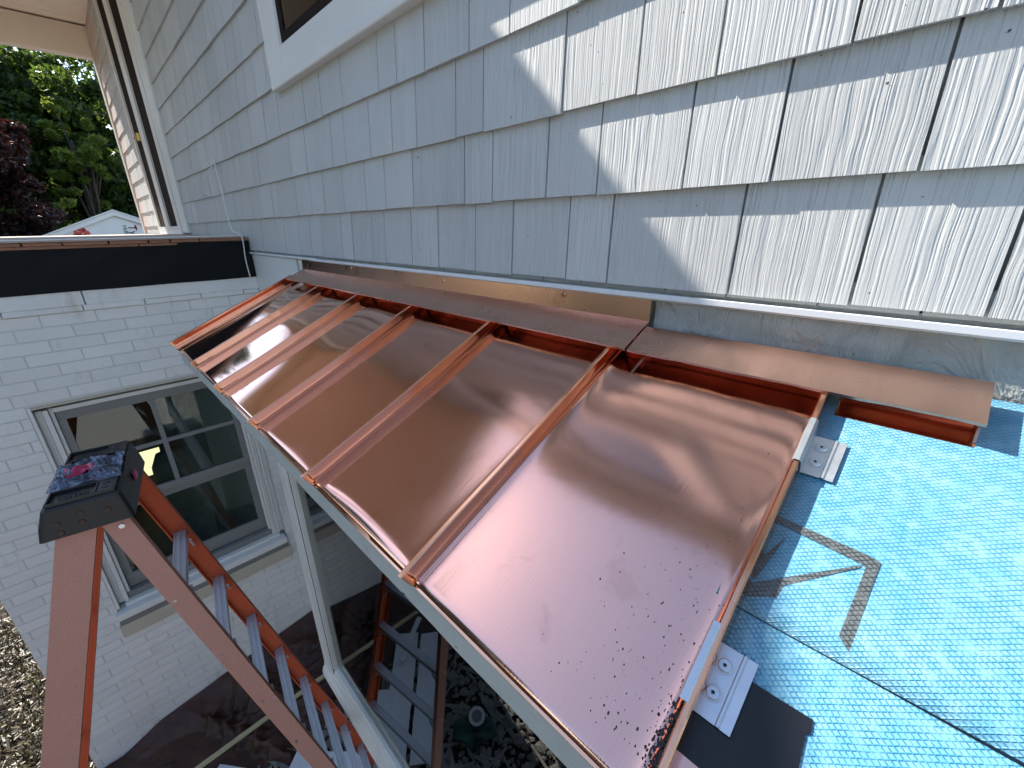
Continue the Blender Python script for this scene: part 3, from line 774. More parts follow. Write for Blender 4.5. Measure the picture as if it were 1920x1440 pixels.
# ------------------------------------------------------------------ deck, membrane and tape
dk = thing('roof_deck', 'blue textured underlayment over the bare right part of the roof beside the copper', 'underlayment', (.6, .6, -.6))
mm = M(); mm.hexa([rp(-2.68, .0, -.03), rp(1.7, .0, -.03), rp(1.7, SE - .006, -.03), rp(-2.68, SE - .006, -.03), rp(-2.68, .0, -.002), rp(1.7, .0, -.002), rp(1.7, SE - .006, -.002), rp(-2.68, SE - .006, -.002)])
build('sheathing', mm, 'cedar', dk)
def sheet(name, x0, x1, s0, s1, h0, h1, mat, parent, nx=30, ns=16, wob=.0008, edge=0):
    mm = M(); vs, uv = [], []; r = random.Random(3)
    for j in range(ns + 1):
        for i in range(nx + 1):
            x = x0 + (x1 - x0) * i / nx; s = s0 + (s1 - s0) * j / ns
            if j == ns and edge: s += edge * math.sin(i * .9) + r.uniform(-edge, edge) * .5
            h = h0 + (h1 - h0) * j / ns + wob * math.sin(x * 11 + s * 4) * math.sin(s * 14 + 1)
            vs.append(rp(x, s, h)); uv.append((x, s))
    mm.add(vs, [(j * (nx + 1) + i, j * (nx + 1) + i + 1, (j + 1) * (nx + 1) + i + 1, (j + 1) * (nx + 1) + i) for j in range(ns) for i in range(nx)], uv)
    o = build(name, mm, mat, parent, smooth=True, fixn=False)
    so = o.modifiers.new('thickness', 'SOLIDIFY'); so.thickness = .001; so.offset = -1; return o
sheet('membrane_sheet', -.115, 1.65, .400, .700, .0005, .0005, 'blue_membrane', dk)
up_ = sheet('membrane_sheet', -.115, 1.65, -.0, .495, .0005, .0035, 'blue_membrane', dk, edge=.0012)
mm = M(); mm.loft([[rp(x, .4952, .0036), rp(x, .4964, .0030), rp(x, .4964, .0012), rp(x, .4952, .0012)] for x in np.linspace(-.08, 1.6, 40)]); build('lap_edge', mm, 'black_tape', dk)
def flatpoly(name, pts, h, mat, parent):
    mm = M(); b = [rp(x, s, h) for x, s in pts]; tpp = [rp(x, s, h + .0004) for x, s in pts]; n = len(pts)
    mm.add(b + tpp, [tuple(range(n, 2 * n))] + [(i, (i + 1) % n, n + (i + 1) % n, n + i) for i in range(n)], [(x, s) for x, s in pts] * 2)
    return build(name, mm, mat, parent)
k_ = 1.1059
def ys(xy): return (xy[0] * k_, (WY - xy[1] * k_) / CO)
MH = .0046
flatpoly('printed_mark', [(-.1015, .3482), (-.0897, .3449), (.0157, .3503), (.0274, .3537), (.0229, .4882), (.0101, .4877), (.0156, .3690), (.0089, .3656), (-.0888, .3558), (-.1005, .3598)], MH, 'membrane_print', dk)
flatpoly('printed_mark', [(.0112, .3677), (-.0525, .4273), (-.0879, .4599), (-.0930, .4889), (-.0558, .4821), (-.0527, .4415), (.0103, .3720)], MH, 'membrane_print', dk)
flatpoly('printed_mark', [(-.0702, .3718), (-.0826, .4502), (-.0916, .4495), (-.0891, .4165), (-.0824, .4072), (-.0774, .3921)], MH, 'membrane_print', dk)
tp = thing('tape_patch', 'square black flashing tape patch under the lower metal clip', 'tape', (-.04, .38, -.5))
flatpoly('tape', [(-.10, .567), (-.02, .566), (.012, .565), (.0135, .578), (.010, .581), (.013, .62), (.009, .673), (-.04, .672), (-.10, .672)], .0035, 'black_tape', tp)

# ------------------------------------------------------------------ clips on the open seam
def clip(s0, s1, label):
    c = thing('metal_clip', label, 'clip', tuple(rp(-.07, s1, 0)), 'clips on the open copper seam')
    mm = M(); prof = [(-.088, .0062), (-.062, .0062), (-.0605, .0085), (-.058, .0085), (-.0565, .0062), (-.046, .0066)]
    top = [(x, h + .0012) for x, h in prof]
    ring = prof + top[::-1]
    mm.loft([[rp(x, s, h) for x, h in ring] for s in (s0 + .004, s0 + .012, (s0 + s1) / 2, s1 - .012, s1)]); build('plate', mm, 'galvanised', c)
    mm = M(); ring = [(-.0895, .006), (-.0895, .034), (-.092, .0375), (-.098, .0375), (-.100, .034), (-.1008, .034), (-.0985, .0385), (-.0915, .0385), (-.0883, .0345), (-.0883, .006)]
    mm.loft([[rp(x + .001 * t_, s, h) for x, h in ring] for t_, s in ((0, s0 - .004), (1, (s0 + s1) / 2), (2, s1 + .004))]); build('hook', mm, 'galvanised', c)
    for f in (.30, .68):
        ctr = rp(-.0745, s0 + (s1 - s0) * f, .0075)
        mm = M(); mm.disc(ctr, RN, .0098, .0006, 18); w_ = build('washer_dimple', mm, 'aluminium', c)
        mm = M(); mm.disc(ctr + RN * .0006, RN, .0078, .0014, 18, .0066); sw = build('screw', mm, 'galvanised', c)
        mm = M(); q = ctr + RN * .0021; ax = Vector((.94, .34 * CO, .34 * SI)); ay = ax.cross(RN)
        mm.hexa([q + ax * a * .0018 + ay * b * .0018 for a, b in ((-1, -1), (1, -1), (1, 1), (-1, 1))] + [q + ax * a * .0018 + ay * b * .0018 + RN * .0003 for a, b in ((-1, -1), (1, -1), (1, 1), (-1, 1))]); build('drive_recess', mm, 'black_caulk', sw)
    return c
clip(.172, .257, 'galvanised clip with two screws on the seam near the wall')
clip(.543, .630, 'galvanised clip with two screws on the seam above the black tape')

# ------------------------------------------------------------------ fascia and soffit
fa = thing('fascia_board', 'long primed grey green fascia board along the copper eave', 'fascia', (-.6, .27, -.63))
FYF = .2685
mm = M(); n = 70; rings = []
for i in range(n + 1):
    x = -2.675 + 4.3 * i / n; w = rnd.uniform(-.0006, .0006); zb = -.6225 + rnd.uniform(-.0012, .0012)
    rings.append([(x, FYF + w, -.5745), (x, FYF + w, zb), (x, FYF + .018, zb), (x, FYF + .018, -.5745)])
mm.loft(rings); build('board', mm, 'primed_trim', fa)
mm = M(); mm.box(-2.66, 1.6, FYF + .0185, .56, -.613, -.604); build('soffit', mm, 'white_trim', fa)
mm = M(); mm.hexa([(-2.672, FYF + .019, -.603), (-2.655, FYF + .019, -.603), (-2.655, WY + .002, -.603), (-2.672, WY + .002, -.603), (-2.672, FYF + .019, -.578), (-2.655, FYF + .019, -.578), (-2.655, WY + .002, -.30), (-2.672, WY + .002, -.30)]); build('rake_board', mm, 'primed_trim', fa)

# ------------------------------------------------------------------ picture window under the copper roof
pw = thing('picture_window', 'large picture window in white trim under the copper roof mirroring the ladder', 'window', (-.9, .55, -3.05))
PF, PG = .53, .568
PXA, PXB = -2.452, -2.306
mm = M(); mm.box(PXA, -2.352, PF, PF + .05, -2.93, -.6135); build('jamb_board', mm, 'white_trim', pw, bevel=.003)
mm = M(); mm.box(-2.350, PXB - .006, PF + .004, PF + .05, -2.86, -.6135); build('jamb_stop', mm, 'white_trim', pw, bevel=.003)
mm = M(); mm.box(PXB - .006, PXB - .001, PF + .008, PF + .05, -2.85, -.6135); build('caulk_line', mm, 'black_caulk', pw)
mm = M(); mm.box(PXB, PXB + .012, PF + .010, PF + .05, -2.80, -.6135); build('glazing_bead', mm, 'white_trim', pw, bevel=.002)
sill = M(); P_ = [(PF - .022, -2.985), (PF - .022, -2.935), (PF - .012, -2.905), (PF - .004, -2.895), (PF + .002, -2.862), (PF + .008, -2.858), (PF + .010, -2.826), (PF + .016, -2.822), (PF + .02, -2.795), (PF + .05, -2.79), (PF + .05, -2.985)]
sill.loft([[(x, y, z) for y, z in P_] for x in (PXA - .012, 1.55)]); build('sill', sill, 'white_trim', pw)
mm = M(); mm.box(PXB, 1.5, PG, PG + .006, -2.81, -.62); build('pane', mm, 'picture_glass', pw)
mm = M(); mm.box(1.5, 1.6, PF, PF + .05, -2.93, -.6135); build('jamb_board', mm, 'white_trim', pw)
mm = M(); mm.box(PXA, PXA + .03, PF + .051, WY + .03, -2.985, -.6135); build('side_panel', mm, 'white_trim', pw)
mm = M(); mm.box(PXA + .03, 1.6, PF + .051, WY + .03, -3.02, -2.987); build('base_board', mm, 'white_trim', pw)
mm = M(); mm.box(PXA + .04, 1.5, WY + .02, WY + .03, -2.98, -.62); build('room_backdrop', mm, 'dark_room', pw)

# ------------------------------------------------------------------ stepladder
PSI = math.radians(-9.0)
U = Vector((math.cos(PSI), math.sin(PSI), 0)); V = Vector((-math.sin(PSI), math.cos(PSI), 0)); ZV = Vector((0, 0, 1))
def lp_(u, v, z): return U * u + V * v + ZV * z
UC, V0, ZK, HK, TF, TB = -1.815, -.2966, -1.172, .305, .0715 / .305, .315
def wk(z): return .409 + .036 * ((ZK - z) / HK)
def vf(z): return V0 + TF * (ZK - z)
def vb(z): return -.455 - TB * (-.83 - z)
ld = thing('stepladder', 'orange fibreglass stepladder with black top cap and aluminium steps by the brick wall', 'ladder', tuple(lp_(UC, -.3, GZ)))
def rail(side, vfun, lean, wid, ztop, zbot, mat, name):
    sg = 1 if side == 'near' else -1; th = .0045; fl_ = .028
    mm = M(); rings = []
    prof = [(0, -wid / 2), (0, wid / 2), (-fl_, wid / 2), (-fl_, wid / 2 - th), (-th, wid / 2 - th), (-th, -wid / 2 + th), (-fl_, -wid / 2 + th), (-fl_, -wid / 2)]
    c_, s_ = math.cos(lean), math.sin(lean)
    for i in range(13):
        z = ztop + (zbot - ztop) * i / 12
        uo = UC + sg * (wk(z) / 2 + .008)
        rings.append([lp_(uo + sg * a, vfun(z) + b * c_, z + b * s_) for a, b in prof])
    mm.loft(rings); return build(name, mm, mat, ld)
lf = math.atan(TF); lb = math.atan(TB)
rail('near', vf, lf, .064, -.80, GZ + .02, 'fiberglass_faded', 'front_rail')
rail('far', vf, lf, .070, -.80, GZ + .02, 'fiberglass_orange', 'front_rail')
rail('near', vb, -lb, .088, -.80, GZ + .02, 'fiberglass_faded', 'rear_rail')
rail('far', vb, -lb, .060, -.80, GZ + .02, 'fiberglass_orange', 'rear_rail')
for k in range(0, 9):
    z = ZK - .02 - HK * k; w = wk(z) / 2 + .003; v = vf(z)
    mm = M(); P_ = [(-.021, -.034), (-.021, 0), (-.015, .0), (-.014, -.0015), (-.005, -.0015), (-.004, 0), (.004, 0), (.005, -.0015), (.014, -.0015), (.015, 0), (.021, 0), (.021, -.034), (.018, -.034), (.018, -.004), (-.018, -.004), (-.018, -.034)]
    mm.loft([[lp_(UC + e_, v + a, z + b) for a, b in P_] for e_ in (-w, w)]); stp = build('step', mm, 'aluminium', ld)
    for sg in (-1, 1):
        mm = M(); a = lp_(UC + sg * (w - .004), v + .03, z - .09); b = lp_(UC + sg * (w - .06), v + .03, z - .02)
        mm.tube([a, b], .005, 6); build('knee_brace', mm, 'aluminium', stp)
        mm = M(); mm.disc(lp_(UC + sg * (w + .0045), v - .012, z - .012), U * sg, .006, .004, 10); build('rivet', mm, 'galvanised', ld)
for k in range(0, 9, 2):
    z = ZK - .25 - HK * k; w = wk(z) / 2
    mm = M(); mm.hexa([lp_(UC + a * w, vb(z) + b, z + c_) for c_ in (-.014, .014) for a, b in ((-1, -.003), (1, -.003), (1, .003), (-1, .003))]); build('rear_brace', mm, 'aluminium', ld)
mm = M(); mm.tube([lp_(UC + wk(z_) / 2 - .012, vb(z_) + .034, z_) for z_ in (-.95, -1.6, -2.4, -3.2)], .006, 6); build('brace_rod', mm, 'galvanised', ld)
for fun in (vf, vb):
    for sg in (-1, 1):
        z = GZ; w = wk(z) / 2; v = fun(z + .02); mm = M()
        mm.hexa([lp_(UC + sg * w + a * .025, v + b * .05, z + c_) for c_ in (.001, .06) for a, b in ((-1, -1), (1, -1), (1, 1), (-1, 1))]); build('foot', mm, 'black_plastic', ld, bevel=.004)
# top cap: flared skirt, rim, two hollow trays, hand slot
cap = M()
def capring(z, u0, u1, v0, v1, r_=.012, n=4):
    pts = []
    for (cu, cv, a0) in ((u1 - r_, v1 - r_, 0), (u0 + r_, v1 - r_, 90), (u0 + r_, v0 + r_, 180), (u1 - r_, v0 + r_, 270)):
        for i in range(n + 1):
            a = math.radians(a0 + 90 * i / n); pts.append(lp_(cu + r_ * math.cos(a), cv + r_ * math.sin(a), z))
    return pts
CU0, CU1, CV0, CV1 = -2.0, -1.6, -.508, -.332
cap.loft([capring(-.838, CU0 - .014, CU1 + .006, CV0 - .026, CV1 + .014), capring(-.80, CU0 - .010, CU1 + .004, CV0 - .018, CV1 + .009), capring(-.748, CU0, CU1, CV0, CV1), capring(-.742, CU0 + .006, CU1 - .006, CV0 + .006, CV1 - .006)])
cp = build('top_cap', cap, 'black_plastic', ld)
def capbox(u0, u1, v0, v1, z0, z1, name, mat='black_plastic', bev=.002):
    mm = M(); mm.hexa([lp_(a, b, z) for z in (z0, z1) for a, b in ((u0, v0), (u1, v0), (u1, v1), (u0, v1))]); return build(name, mm, mat, cp, bevel=bev)
zt = -.7415
for (a, b) in ((CU1 - .095, CU1 - .088), (CU1 - .014, CU1 - .008), (CU0 + .008, CU0 + .014), (CU0 + .088, CU0 + .095)): capbox(a, b, CV0 + .010, CV1 - .010, zt, zt + .011, 'tray_rim')
for (a, b) in ((CU1 - .088, CU1 - .014), (CU0 + .014, CU0 + .088)):
    capbox(a, b, CV0 + .010, CV0 + .016, zt, zt + .011, 'tray_rim'); capbox(a, b, CV1 - .016, CV1 - .010, zt, zt + .011, 'tray_rim'); capbox(a, b, CV1 - .060, CV1 - .054, zt, zt + .011, 'tray_rim')
    capbox(a, b, CV1 - .054, CV1 - .016, zt + .001, zt + .009, 'tray_deck')
    for f in (.3, .68):
        mm = M(); mm.disc(lp_(a + (b - a) * f, CV1 - .035, zt + .0091), ZV, .009, .0012, 14); build('tool_hole', mm, 'black_caulk', cp)
    # raised oval maker's badge and ribs in the tray
    mm = M(); q = [lp_((a + b) / 2 + .016 * math.cos(t_), CV0 + .065 + .034 * math.sin(t_), zt + .002) for t_ in np.linspace(0, 2 * math.pi, 25)]
    mm.tube(q, .0012, 5); build('badge_ring', mm, 'black_plastic', cp)
    for j in range(4): capbox((a + b) / 2 - .006, (a + b) / 2 + .006, CV0 + .045 + j * .011, CV0 + .050 + j * .011, zt + .0005, zt + .003, 'badge_bar')
for (dv, z, sz) in ((.03, -.793, .0085), (.03, -.822, .0085), (.082, -.776, .0085), (.080, -.806, .0085), (.140, -.790, .009)):
    v = CV0 + dv - .004; uu = CU1 + .0015 + (.748 + .0 + (-z) - .748 - .0) * 0; f = (-.748 - z) / .09
    mm = M(); mm.disc(lp_(CU1 + .007 * f - .001, v, z), U + ZV * .08, sz, .0035, 14, sz * .8); build('rivet', mm, 'rusty', cp)
mm = M(); mm.disc(lp_(CU1 + .012, CV1 - .022, -.852), U, .008, .006, 8); build('bolt', mm, 'galvanised', ld)

# crumpled plastic in the cap's middle
def crumple(name, label, cat, mat, pts_fn, nx, ny, seed, parent=None):
    r = np.random.RandomState(seed); mm = M(); vs = []
    for j in range(ny + 1):
        for i in range(nx + 1): vs.append(pts_fn(i / nx, j / ny, r))
    mm.add(vs, [(j * (nx + 1) + i, j * (nx + 1) + i + 1, (j + 1) * (nx + 1) + i + 1, (j + 1) * (nx + 1) + i) for j in range(ny) for i in range(nx)])
    o = build(name, mm, mat, parent, smooth=True, fixn=False)
    so = o.modifiers.new('thickness', 'SOLIDIFY'); so.thickness = .0006
    if label: tag(o, label, cat)
    return o
def film(a, b, r):
    u = CU0 + .115 + .175 * b + .012 * math.sin(a * 9); v = CV0 - .004 + .176 * a
    h = .014 + .013 * math.sin(a * 14 + b * 7) * math.sin(b * 9 + 2) + .006 * abs(math.sin(a * 31 - b * 12)) + r.uniform(-.006, .006)
    if b < .06 or b > .94 or a < .04: h = .003
    return lp_(u, v, zt + max(.002, h))
crumple('crumpled_film', 'crumpled blue grey plastic film lying across the ladder cap', 'plastic', 'blue_film', film, 30, 26, 3)
def rag(a, b, r):
    return lp_(CU0 + .19 + .055 * b + .01 * math.sin(a * 7), CV0 + .03 + .07 * a, zt + .028 + .010 * math.sin(a * 8 + 1) * math.cos(b * 6) + r.uniform(-.003, .003) - .01 * (2 * b - 1) ** 2)
crumple('red_wrapper', 'small crumpled dark red wrapper on the film on the ladder cap', 'wrapper', 'pink_film', rag, 12, 8, 8)
mm = M(); mm.hexa([lp_(a, b, z) for z in (-.80, -.772) for a, b in ((CU0 + .19, CV1 + .010), (CU0 + .225, CV1 + .010), (CU0 + .225, CV1 + .016), (CU0 + .19, CV1 + .016))]); build('ribbon', mm, 'pink_film', cp)

# ------------------------------------------------------------------ cable on the wall
cbm = M(); cy = WY - .014
pts = [(-4.02, cy, .476), (-4.2, cy - .01, .42), (-4.40, cy - .02, .36), (-4.44, cy - .02, .325), (-4.42, cy - .012, .285), (-4.36, cy, .262)]
def smoothp(p, n=6):
    out = []
    for i in range(len(p) - 1):
        p0, p1, p2, p3 = [Vector(p[max(0, min(len(p) - 1, i + d))]) for d in (-1, 0, 1, 2)]
        for k in range(n):
            t_ = k / n; out.append(.5 * (2 * p1 + (p2 - p0) * t_ + (2 * p0 - 5 * p1 + 4 * p2 - p3) * t_ ** 2 + (3 * p1 - p0 - 3 * p2 + p3) * t_ ** 3))
    return out + [Vector(p[-1])]
ca = thing('loose_cable', 'thin white cable hanging down the shingles over the black roof edge', 'cable', (-3.9, WY - .02, -.33))
cbm.tube(smoothp(pts), .004, 6); build('cable_loop', cbm, 'white_trim', ca, smooth=True)
cbm = M(); cbm.tube(smoothp([(-4.0, cy, .50), (-4.01, cy, .44), (-3.95, cy - .01, .30), (-3.90, cy - .02, .12), (-3.82, cy - .03, 0), (-3.70, cy - .03, -.022), (X0 + .064, cy - .03, -.06), (X0 + .05, cy - .035, -.2), (X0 + .046, cy - .03, -.33)]), .0042, 6)
build('cable_run', cbm, 'white_trim', ca, smooth=True)

# ------------------------------------------------------------------ things on the ground
def ridged(v): return 1 - abs(math.sin(v))
def tarpz(x, y):
    a = x - X0
    z = -3.655 + .15 * y - .14 * min(1, a / 1.0)
    f = min(1, a / .25)
    z += 1.5 * f * (.10 * ridged(y * 3.1 + x * 2.2 + .8 * math.sin(x * 3)) + .07 * ridged(y * 6.3 - x * 5.1 + math.sin(y * 4)) + .035 * ridged(x * 13 + y * 9 + 1.5 * math.sin(y * 7)) + .018 * ridged(x * 25 - y * 14 + 2 * math.sin(x * 6)) - .13)
    z += .010 * ridged(y * 31 + x * 17 + 2 * math.sin(x * 11)) * f
    return max(GZ + .012, z)
mm = M(); nx, ny = 110, 170; vs = []
for j in range(ny + 1):
    for i in range(nx + 1):
        y = -1.05 + 2.0 * j / ny; x = X0 + .008 + 1.0 * i / nx + .08 * math.sin(y * 5) * (i / nx)
        z = tarpz(x, y) - (i / nx) ** 4 * .12 - max(0, -.45 - y) * .3
        vs.append((x, y, max(GZ + .01, z)))
mm.add(vs, [(j * (nx + 1) + i, j * (nx + 1) + i + 1, (j + 1) * (nx + 1) + i + 1, (j + 1) * (nx + 1) + i) for j in range(ny) for i in range(nx)])
tag(build('ground_tarp', mm, 'tarp_plastic', None, smooth=True, fixn=False), 'rumpled dark brown plastic tarp heaped along the foot of the brick wall', 'tarp')
def stick(p, q, w, h, name, label, cat, mat='lath_wood'):
    p, q = Vector(p), Vector(q); d = (q - p).normalized(); a = d.cross(ZV).normalized(); b = a.cross(d)
    mm = M(); mm.hexa([r_ + a * i * w + b * j * h for r_, j in ((p, -1), (p, 1)) for i in (-1, 1)][:0] or [p - a * w - b * h, p + a * w - b * h, q + a * w - b * h, q - a * w - b * h, p - a * w + b * h, p + a * w + b * h, q + a * w + b * h, q - a * w + b * h])
    return tag(build(name, mm, mat, None, bevel=.001), label, cat)
stick((-3.02, -.75, -3.70), (-2.985, .62, -3.62), .016, .009, 'wood_lath', 'long pale wooden lath lying across the brown tarp', 'lath')
# white siding boards
def board(p0, p1, w, z, name, label):
    p0, p1 = Vector(p0), Vector(p1); d = (p1 - p0).normalized(); a = Vector((-d.y, d.x, 0)) * w
    mm = M(); n = 10; rings = []
    for i in range(n + 1):
        q = p0 + (p1 - p0) * i / n; rr = rnd.uniform(-.004, .004); zz = z + .008 * math.sin(i * .8 + w * 9)
        rings.append([(q.x, q.y, zz), (q.x + a.x + rr, q.y + a.y + rr, zz), (q.x + a.x + rr, q.y + a.y + rr, zz + .012), (q.x, q.y, zz + .012)])
    mm.loft(rings); return tag(build(name, mm, 'white_board'), label, 'board', 'white siding boards on the ground')
board((-2.86, -.34, 0), (-1.98, .36, 0), .20, -3.775, 'siding_board', 'cracked white siding board nearest the tarp on the ground')
board((-2.72, -.52, 0), (-1.86, .16, 0), .20, -3.80, 'siding_board', 'white siding board on the rubble beside the plastic cup')
board((-2.52, .10, 0), (-2.05, .52, 0), .22, -3.765, 'siding_board', 'short white siding board under the sill of the picture window')
stick((-2.95, -.42, -3.70), (-2.70, -.05, -3.72), .022, .010, 'white_batten', 'narrow white batten lying beside the siding boards', 'batten', 'white_board')
mm = M(); c_ = (-1.88, -.26, -3.80)
ax = Vector((.35, .25, .8)).normalized()
mm.disc(c_, ax, .055, .075, 20, .062); cu = thing('plastic_cup', 'ribbed white plastic cap lying on the rubble', 'cup', (-1.88, -.26, -3.80)); build('body', mm, 'white_plastic', cu, smooth=False)
mm = M(); q = Vector(c_) + ax * .075; mm.disc(q, ax, .066, .012, 20); build('rim', mm, 'white_plastic', cu)
mm = M(); mm.disc(q + ax * .0122, ax, .042, .002, 20); build('recess', mm, 'grey_sash', cu)
def clothp(a, b, r):
    return Vector((-1.95 + .26 * a + .03 * math.sin(b * 7), -.30 + .25 * b + .03 * math.sin(a * 6), -3.775 + .03 * math.sin(a * 9 + b * 4) * math.sin(b * 8) + r.uniform(-.006, .006)))
crumple('green_cloth', 'crumpled dark green cloth among the rubble under the window', 'cloth', 'green_cloth', clothp, 18, 18, 4)
# rubble
ico = bmesh.new(); bmesh.ops.create_icosphere(ico, subdivisions=1, radius=1); iv = np.array([v.co[:] for v in ico.verts]); ifc = [tuple(v.index for v in f.verts) for f in ico.faces]; ico.free()
rb = M()
for i in range(2600):
    x = nrs.uniform(-2.7, -.6); y = nrs.uniform(-1.1, .95)
    if x < -2.35 and y < .1 and i % 3: continue
    sz = abs(nrs.normal(.016, .012)) + .008; sz = min(sz, .06)
    vv = iv * (1 + nrs.uniform(-.25, .25, (len(iv), 1))) * np.array([1, nrs.uniform(.6, 1), nrs.uniform(.35, .8)]) * sz
    a = nrs.uniform(0, 6.3); vv = vv @ np.array([[math.cos(a), -math.sin(a), 0], [math.sin(a), math.cos(a), 0], [0, 0, 1]])
    vv += np.array([x, y, GZ + sz * .3 + nrs.uniform(0, .02)])
    rb.add(vv.tolist(), ifc)
for i in range(420):   # splinters and flat chips
    x = nrs.uniform(-2.8, -.8); y = nrs.uniform(-1.0, .9); a = nrs.uniform(0, 6.3); L = nrs.uniform(.03, .12); w = nrs.uniform(.004, .02); d = Vector((math.cos(a), math.sin(a), nrs.uniform(-.15, .15))); b = Vector((-d.y, d.x, 0)) * w; p = Vector((x, y, GZ + .03))
    rb.hexa([p - d * L - b, p + d * L - b, p + d * L + b, p - d * L + b] + [q + Vector((0, 0, .005)) for q in (p - d * L - b, p + d * L - b, p + d * L + b, p - d * L + b)])
tag(build('rubble', rb, 'rubble_stone', None, fixn=False), 'grey stones, chips and splinters covering the ground under the window', 'rubble', kind='stuff')
# dry mulch and straw at the left corner of the wing
mu = M()
for i in range(9000):
    x = nrs.uniform(-8.5, -3.2); y = nrs.uniform(-3.4, -.86)
    if nrs.rand() < .5: x = nrs.uniform(-6.2, -3.4); y = nrs.uniform(-2.0, -.87)
    a = nrs.uniform(0, 6.3); e_ = nrs.uniform(-.1, 1.2); L = nrs.uniform(.03, .13); w = nrs.uniform(.003, .010)
    d = Vector((math.cos(a) * math.cos(e_), math.sin(a) * math.cos(e_), math.sin(e_))); b = Vector((-math.sin(a), math.cos(a), 0)) * w; p = Vector((x, y, GZ + nrs.uniform(.0, .05)))
    mu.add([p - b, p + b, p + d * L + b * .4, p + d * L - b * .4], [(0, 1, 2, 3)])
tag(build('mulch', mu, 'straw', None, fixn=False), 'sunlit dry straw and mulch beyond the end of the brick wall', 'mulch', kind='stuff')

# ------------------------------------------------------------------ wrapped outbuilding behind the terrace
sh = thing('wrapped_outbuilding', 'white wrapped gable of an unfinished outbuilding behind the flat roof', 'building', (-13, .9, GZ))
SX, SYC, SZA, SLP, HW = -13.0, .89, .33, .42, 2.6
mm = M(); ez = SZA - SLP * HW
mm.loft([[(x, SYC - HW, GZ), (x, SYC + HW, GZ), (x, SYC + HW, ez), (x, SYC, SZA), (x, SYC - HW, ez)] for x in (SX - 3, SX)]); build('wrapped_wall', mm, 'tyvek_white', sh)
for sg in (-1, 1):
    mm = M(); mm.loft([[(x, SYC, SZA + .0), (x, SYC, SZA + .09), (x, SYC + sg * (HW + .2), ez - SLP * .2 + .09), (x, SYC + sg * (HW + .2), ez - SLP * .2)] for x in (SX + .004, SX + .06)]); build('rake_trim', mm, 'white_alu', sh)
    mm = M(); mm.loft([[(x, SYC, SZA + .095), (x, SYC, SZA + .12), (x, SYC + sg * (HW + .2), ez - SLP * .2 + .12), (x, SYC + sg * (HW + .2), ez - SLP * .2 + .095)] for x in (SX - 3.1, SX + .08)]); build('roof_slope', mm, 'white_alu', sh)
def lettering(txt, y, ztop, size, mat, nm):
    cu_ = bpy.data.curves.new('lettering', 'FONT'); cu_.body = txt; cu_.size = size; cu_.extrude = .002; cu_.align_x = 'LEFT'
    to = bpy.data.objects.new('tmp', cu_); col.objects.link(to)
    dg = bpy.context.evaluated_depsgraph_get(); me = bpy.data.meshes.new_from_object(to.evaluated_get(dg)); bpy.data.objects.remove(to); bpy.data.curves.remove(cu_)
    # read downwards: local x -> -z, local y -> +y, facing +x
    mt = Matrix(((0, 0, 1, 0), (0, 1, 0, 0), (-1, 0, 0, 0), (0, 0, 0, 1))); me.transform(mt)
    me.materials.clear(); me.materials.append(MAT[mat])
    o = bpy.data.objects.new(nm, me); col.objects.link(o); o.parent = sh; o.location = Vector((SX + .006, y, ztop + CH)) - world_loc(sh); return o
lettering('Tyvek', 1.06, .140, .205, 'black_print', 'wrap_lettering')
lettering('HomeWrap', .97, .135, .11, 'black_print', 'wrap_lettering')
for (y, z, w, h) in ((.22, -.02, .06, .05), (.30, .03, .05, .05), (.36, -.02, .05, .09), (.27, -.055, .10, .03), (1.19, .09, .025, .045), (1.36, .10, .03, .02), (1.34, .04, .025, .05), (1.42, .05, .03, .04), (1.38, -.02, .05, .03)):
    mm = M(); q = [(SX + .005, y + w * math.cos(a) * (1 + .35 * math.sin(3 * a + y * 40)), z + h * math.sin(a) * (1 + .3 * math.cos(4 * a + z * 50))) for a in np.linspace(0, 2 * math.pi, 14, endpoint=False)]
    mm.loft([q, [(p[0] + .002, p[1], p[2]) for p in q]]); build('red_emblem', mm, 'red_print', sh)

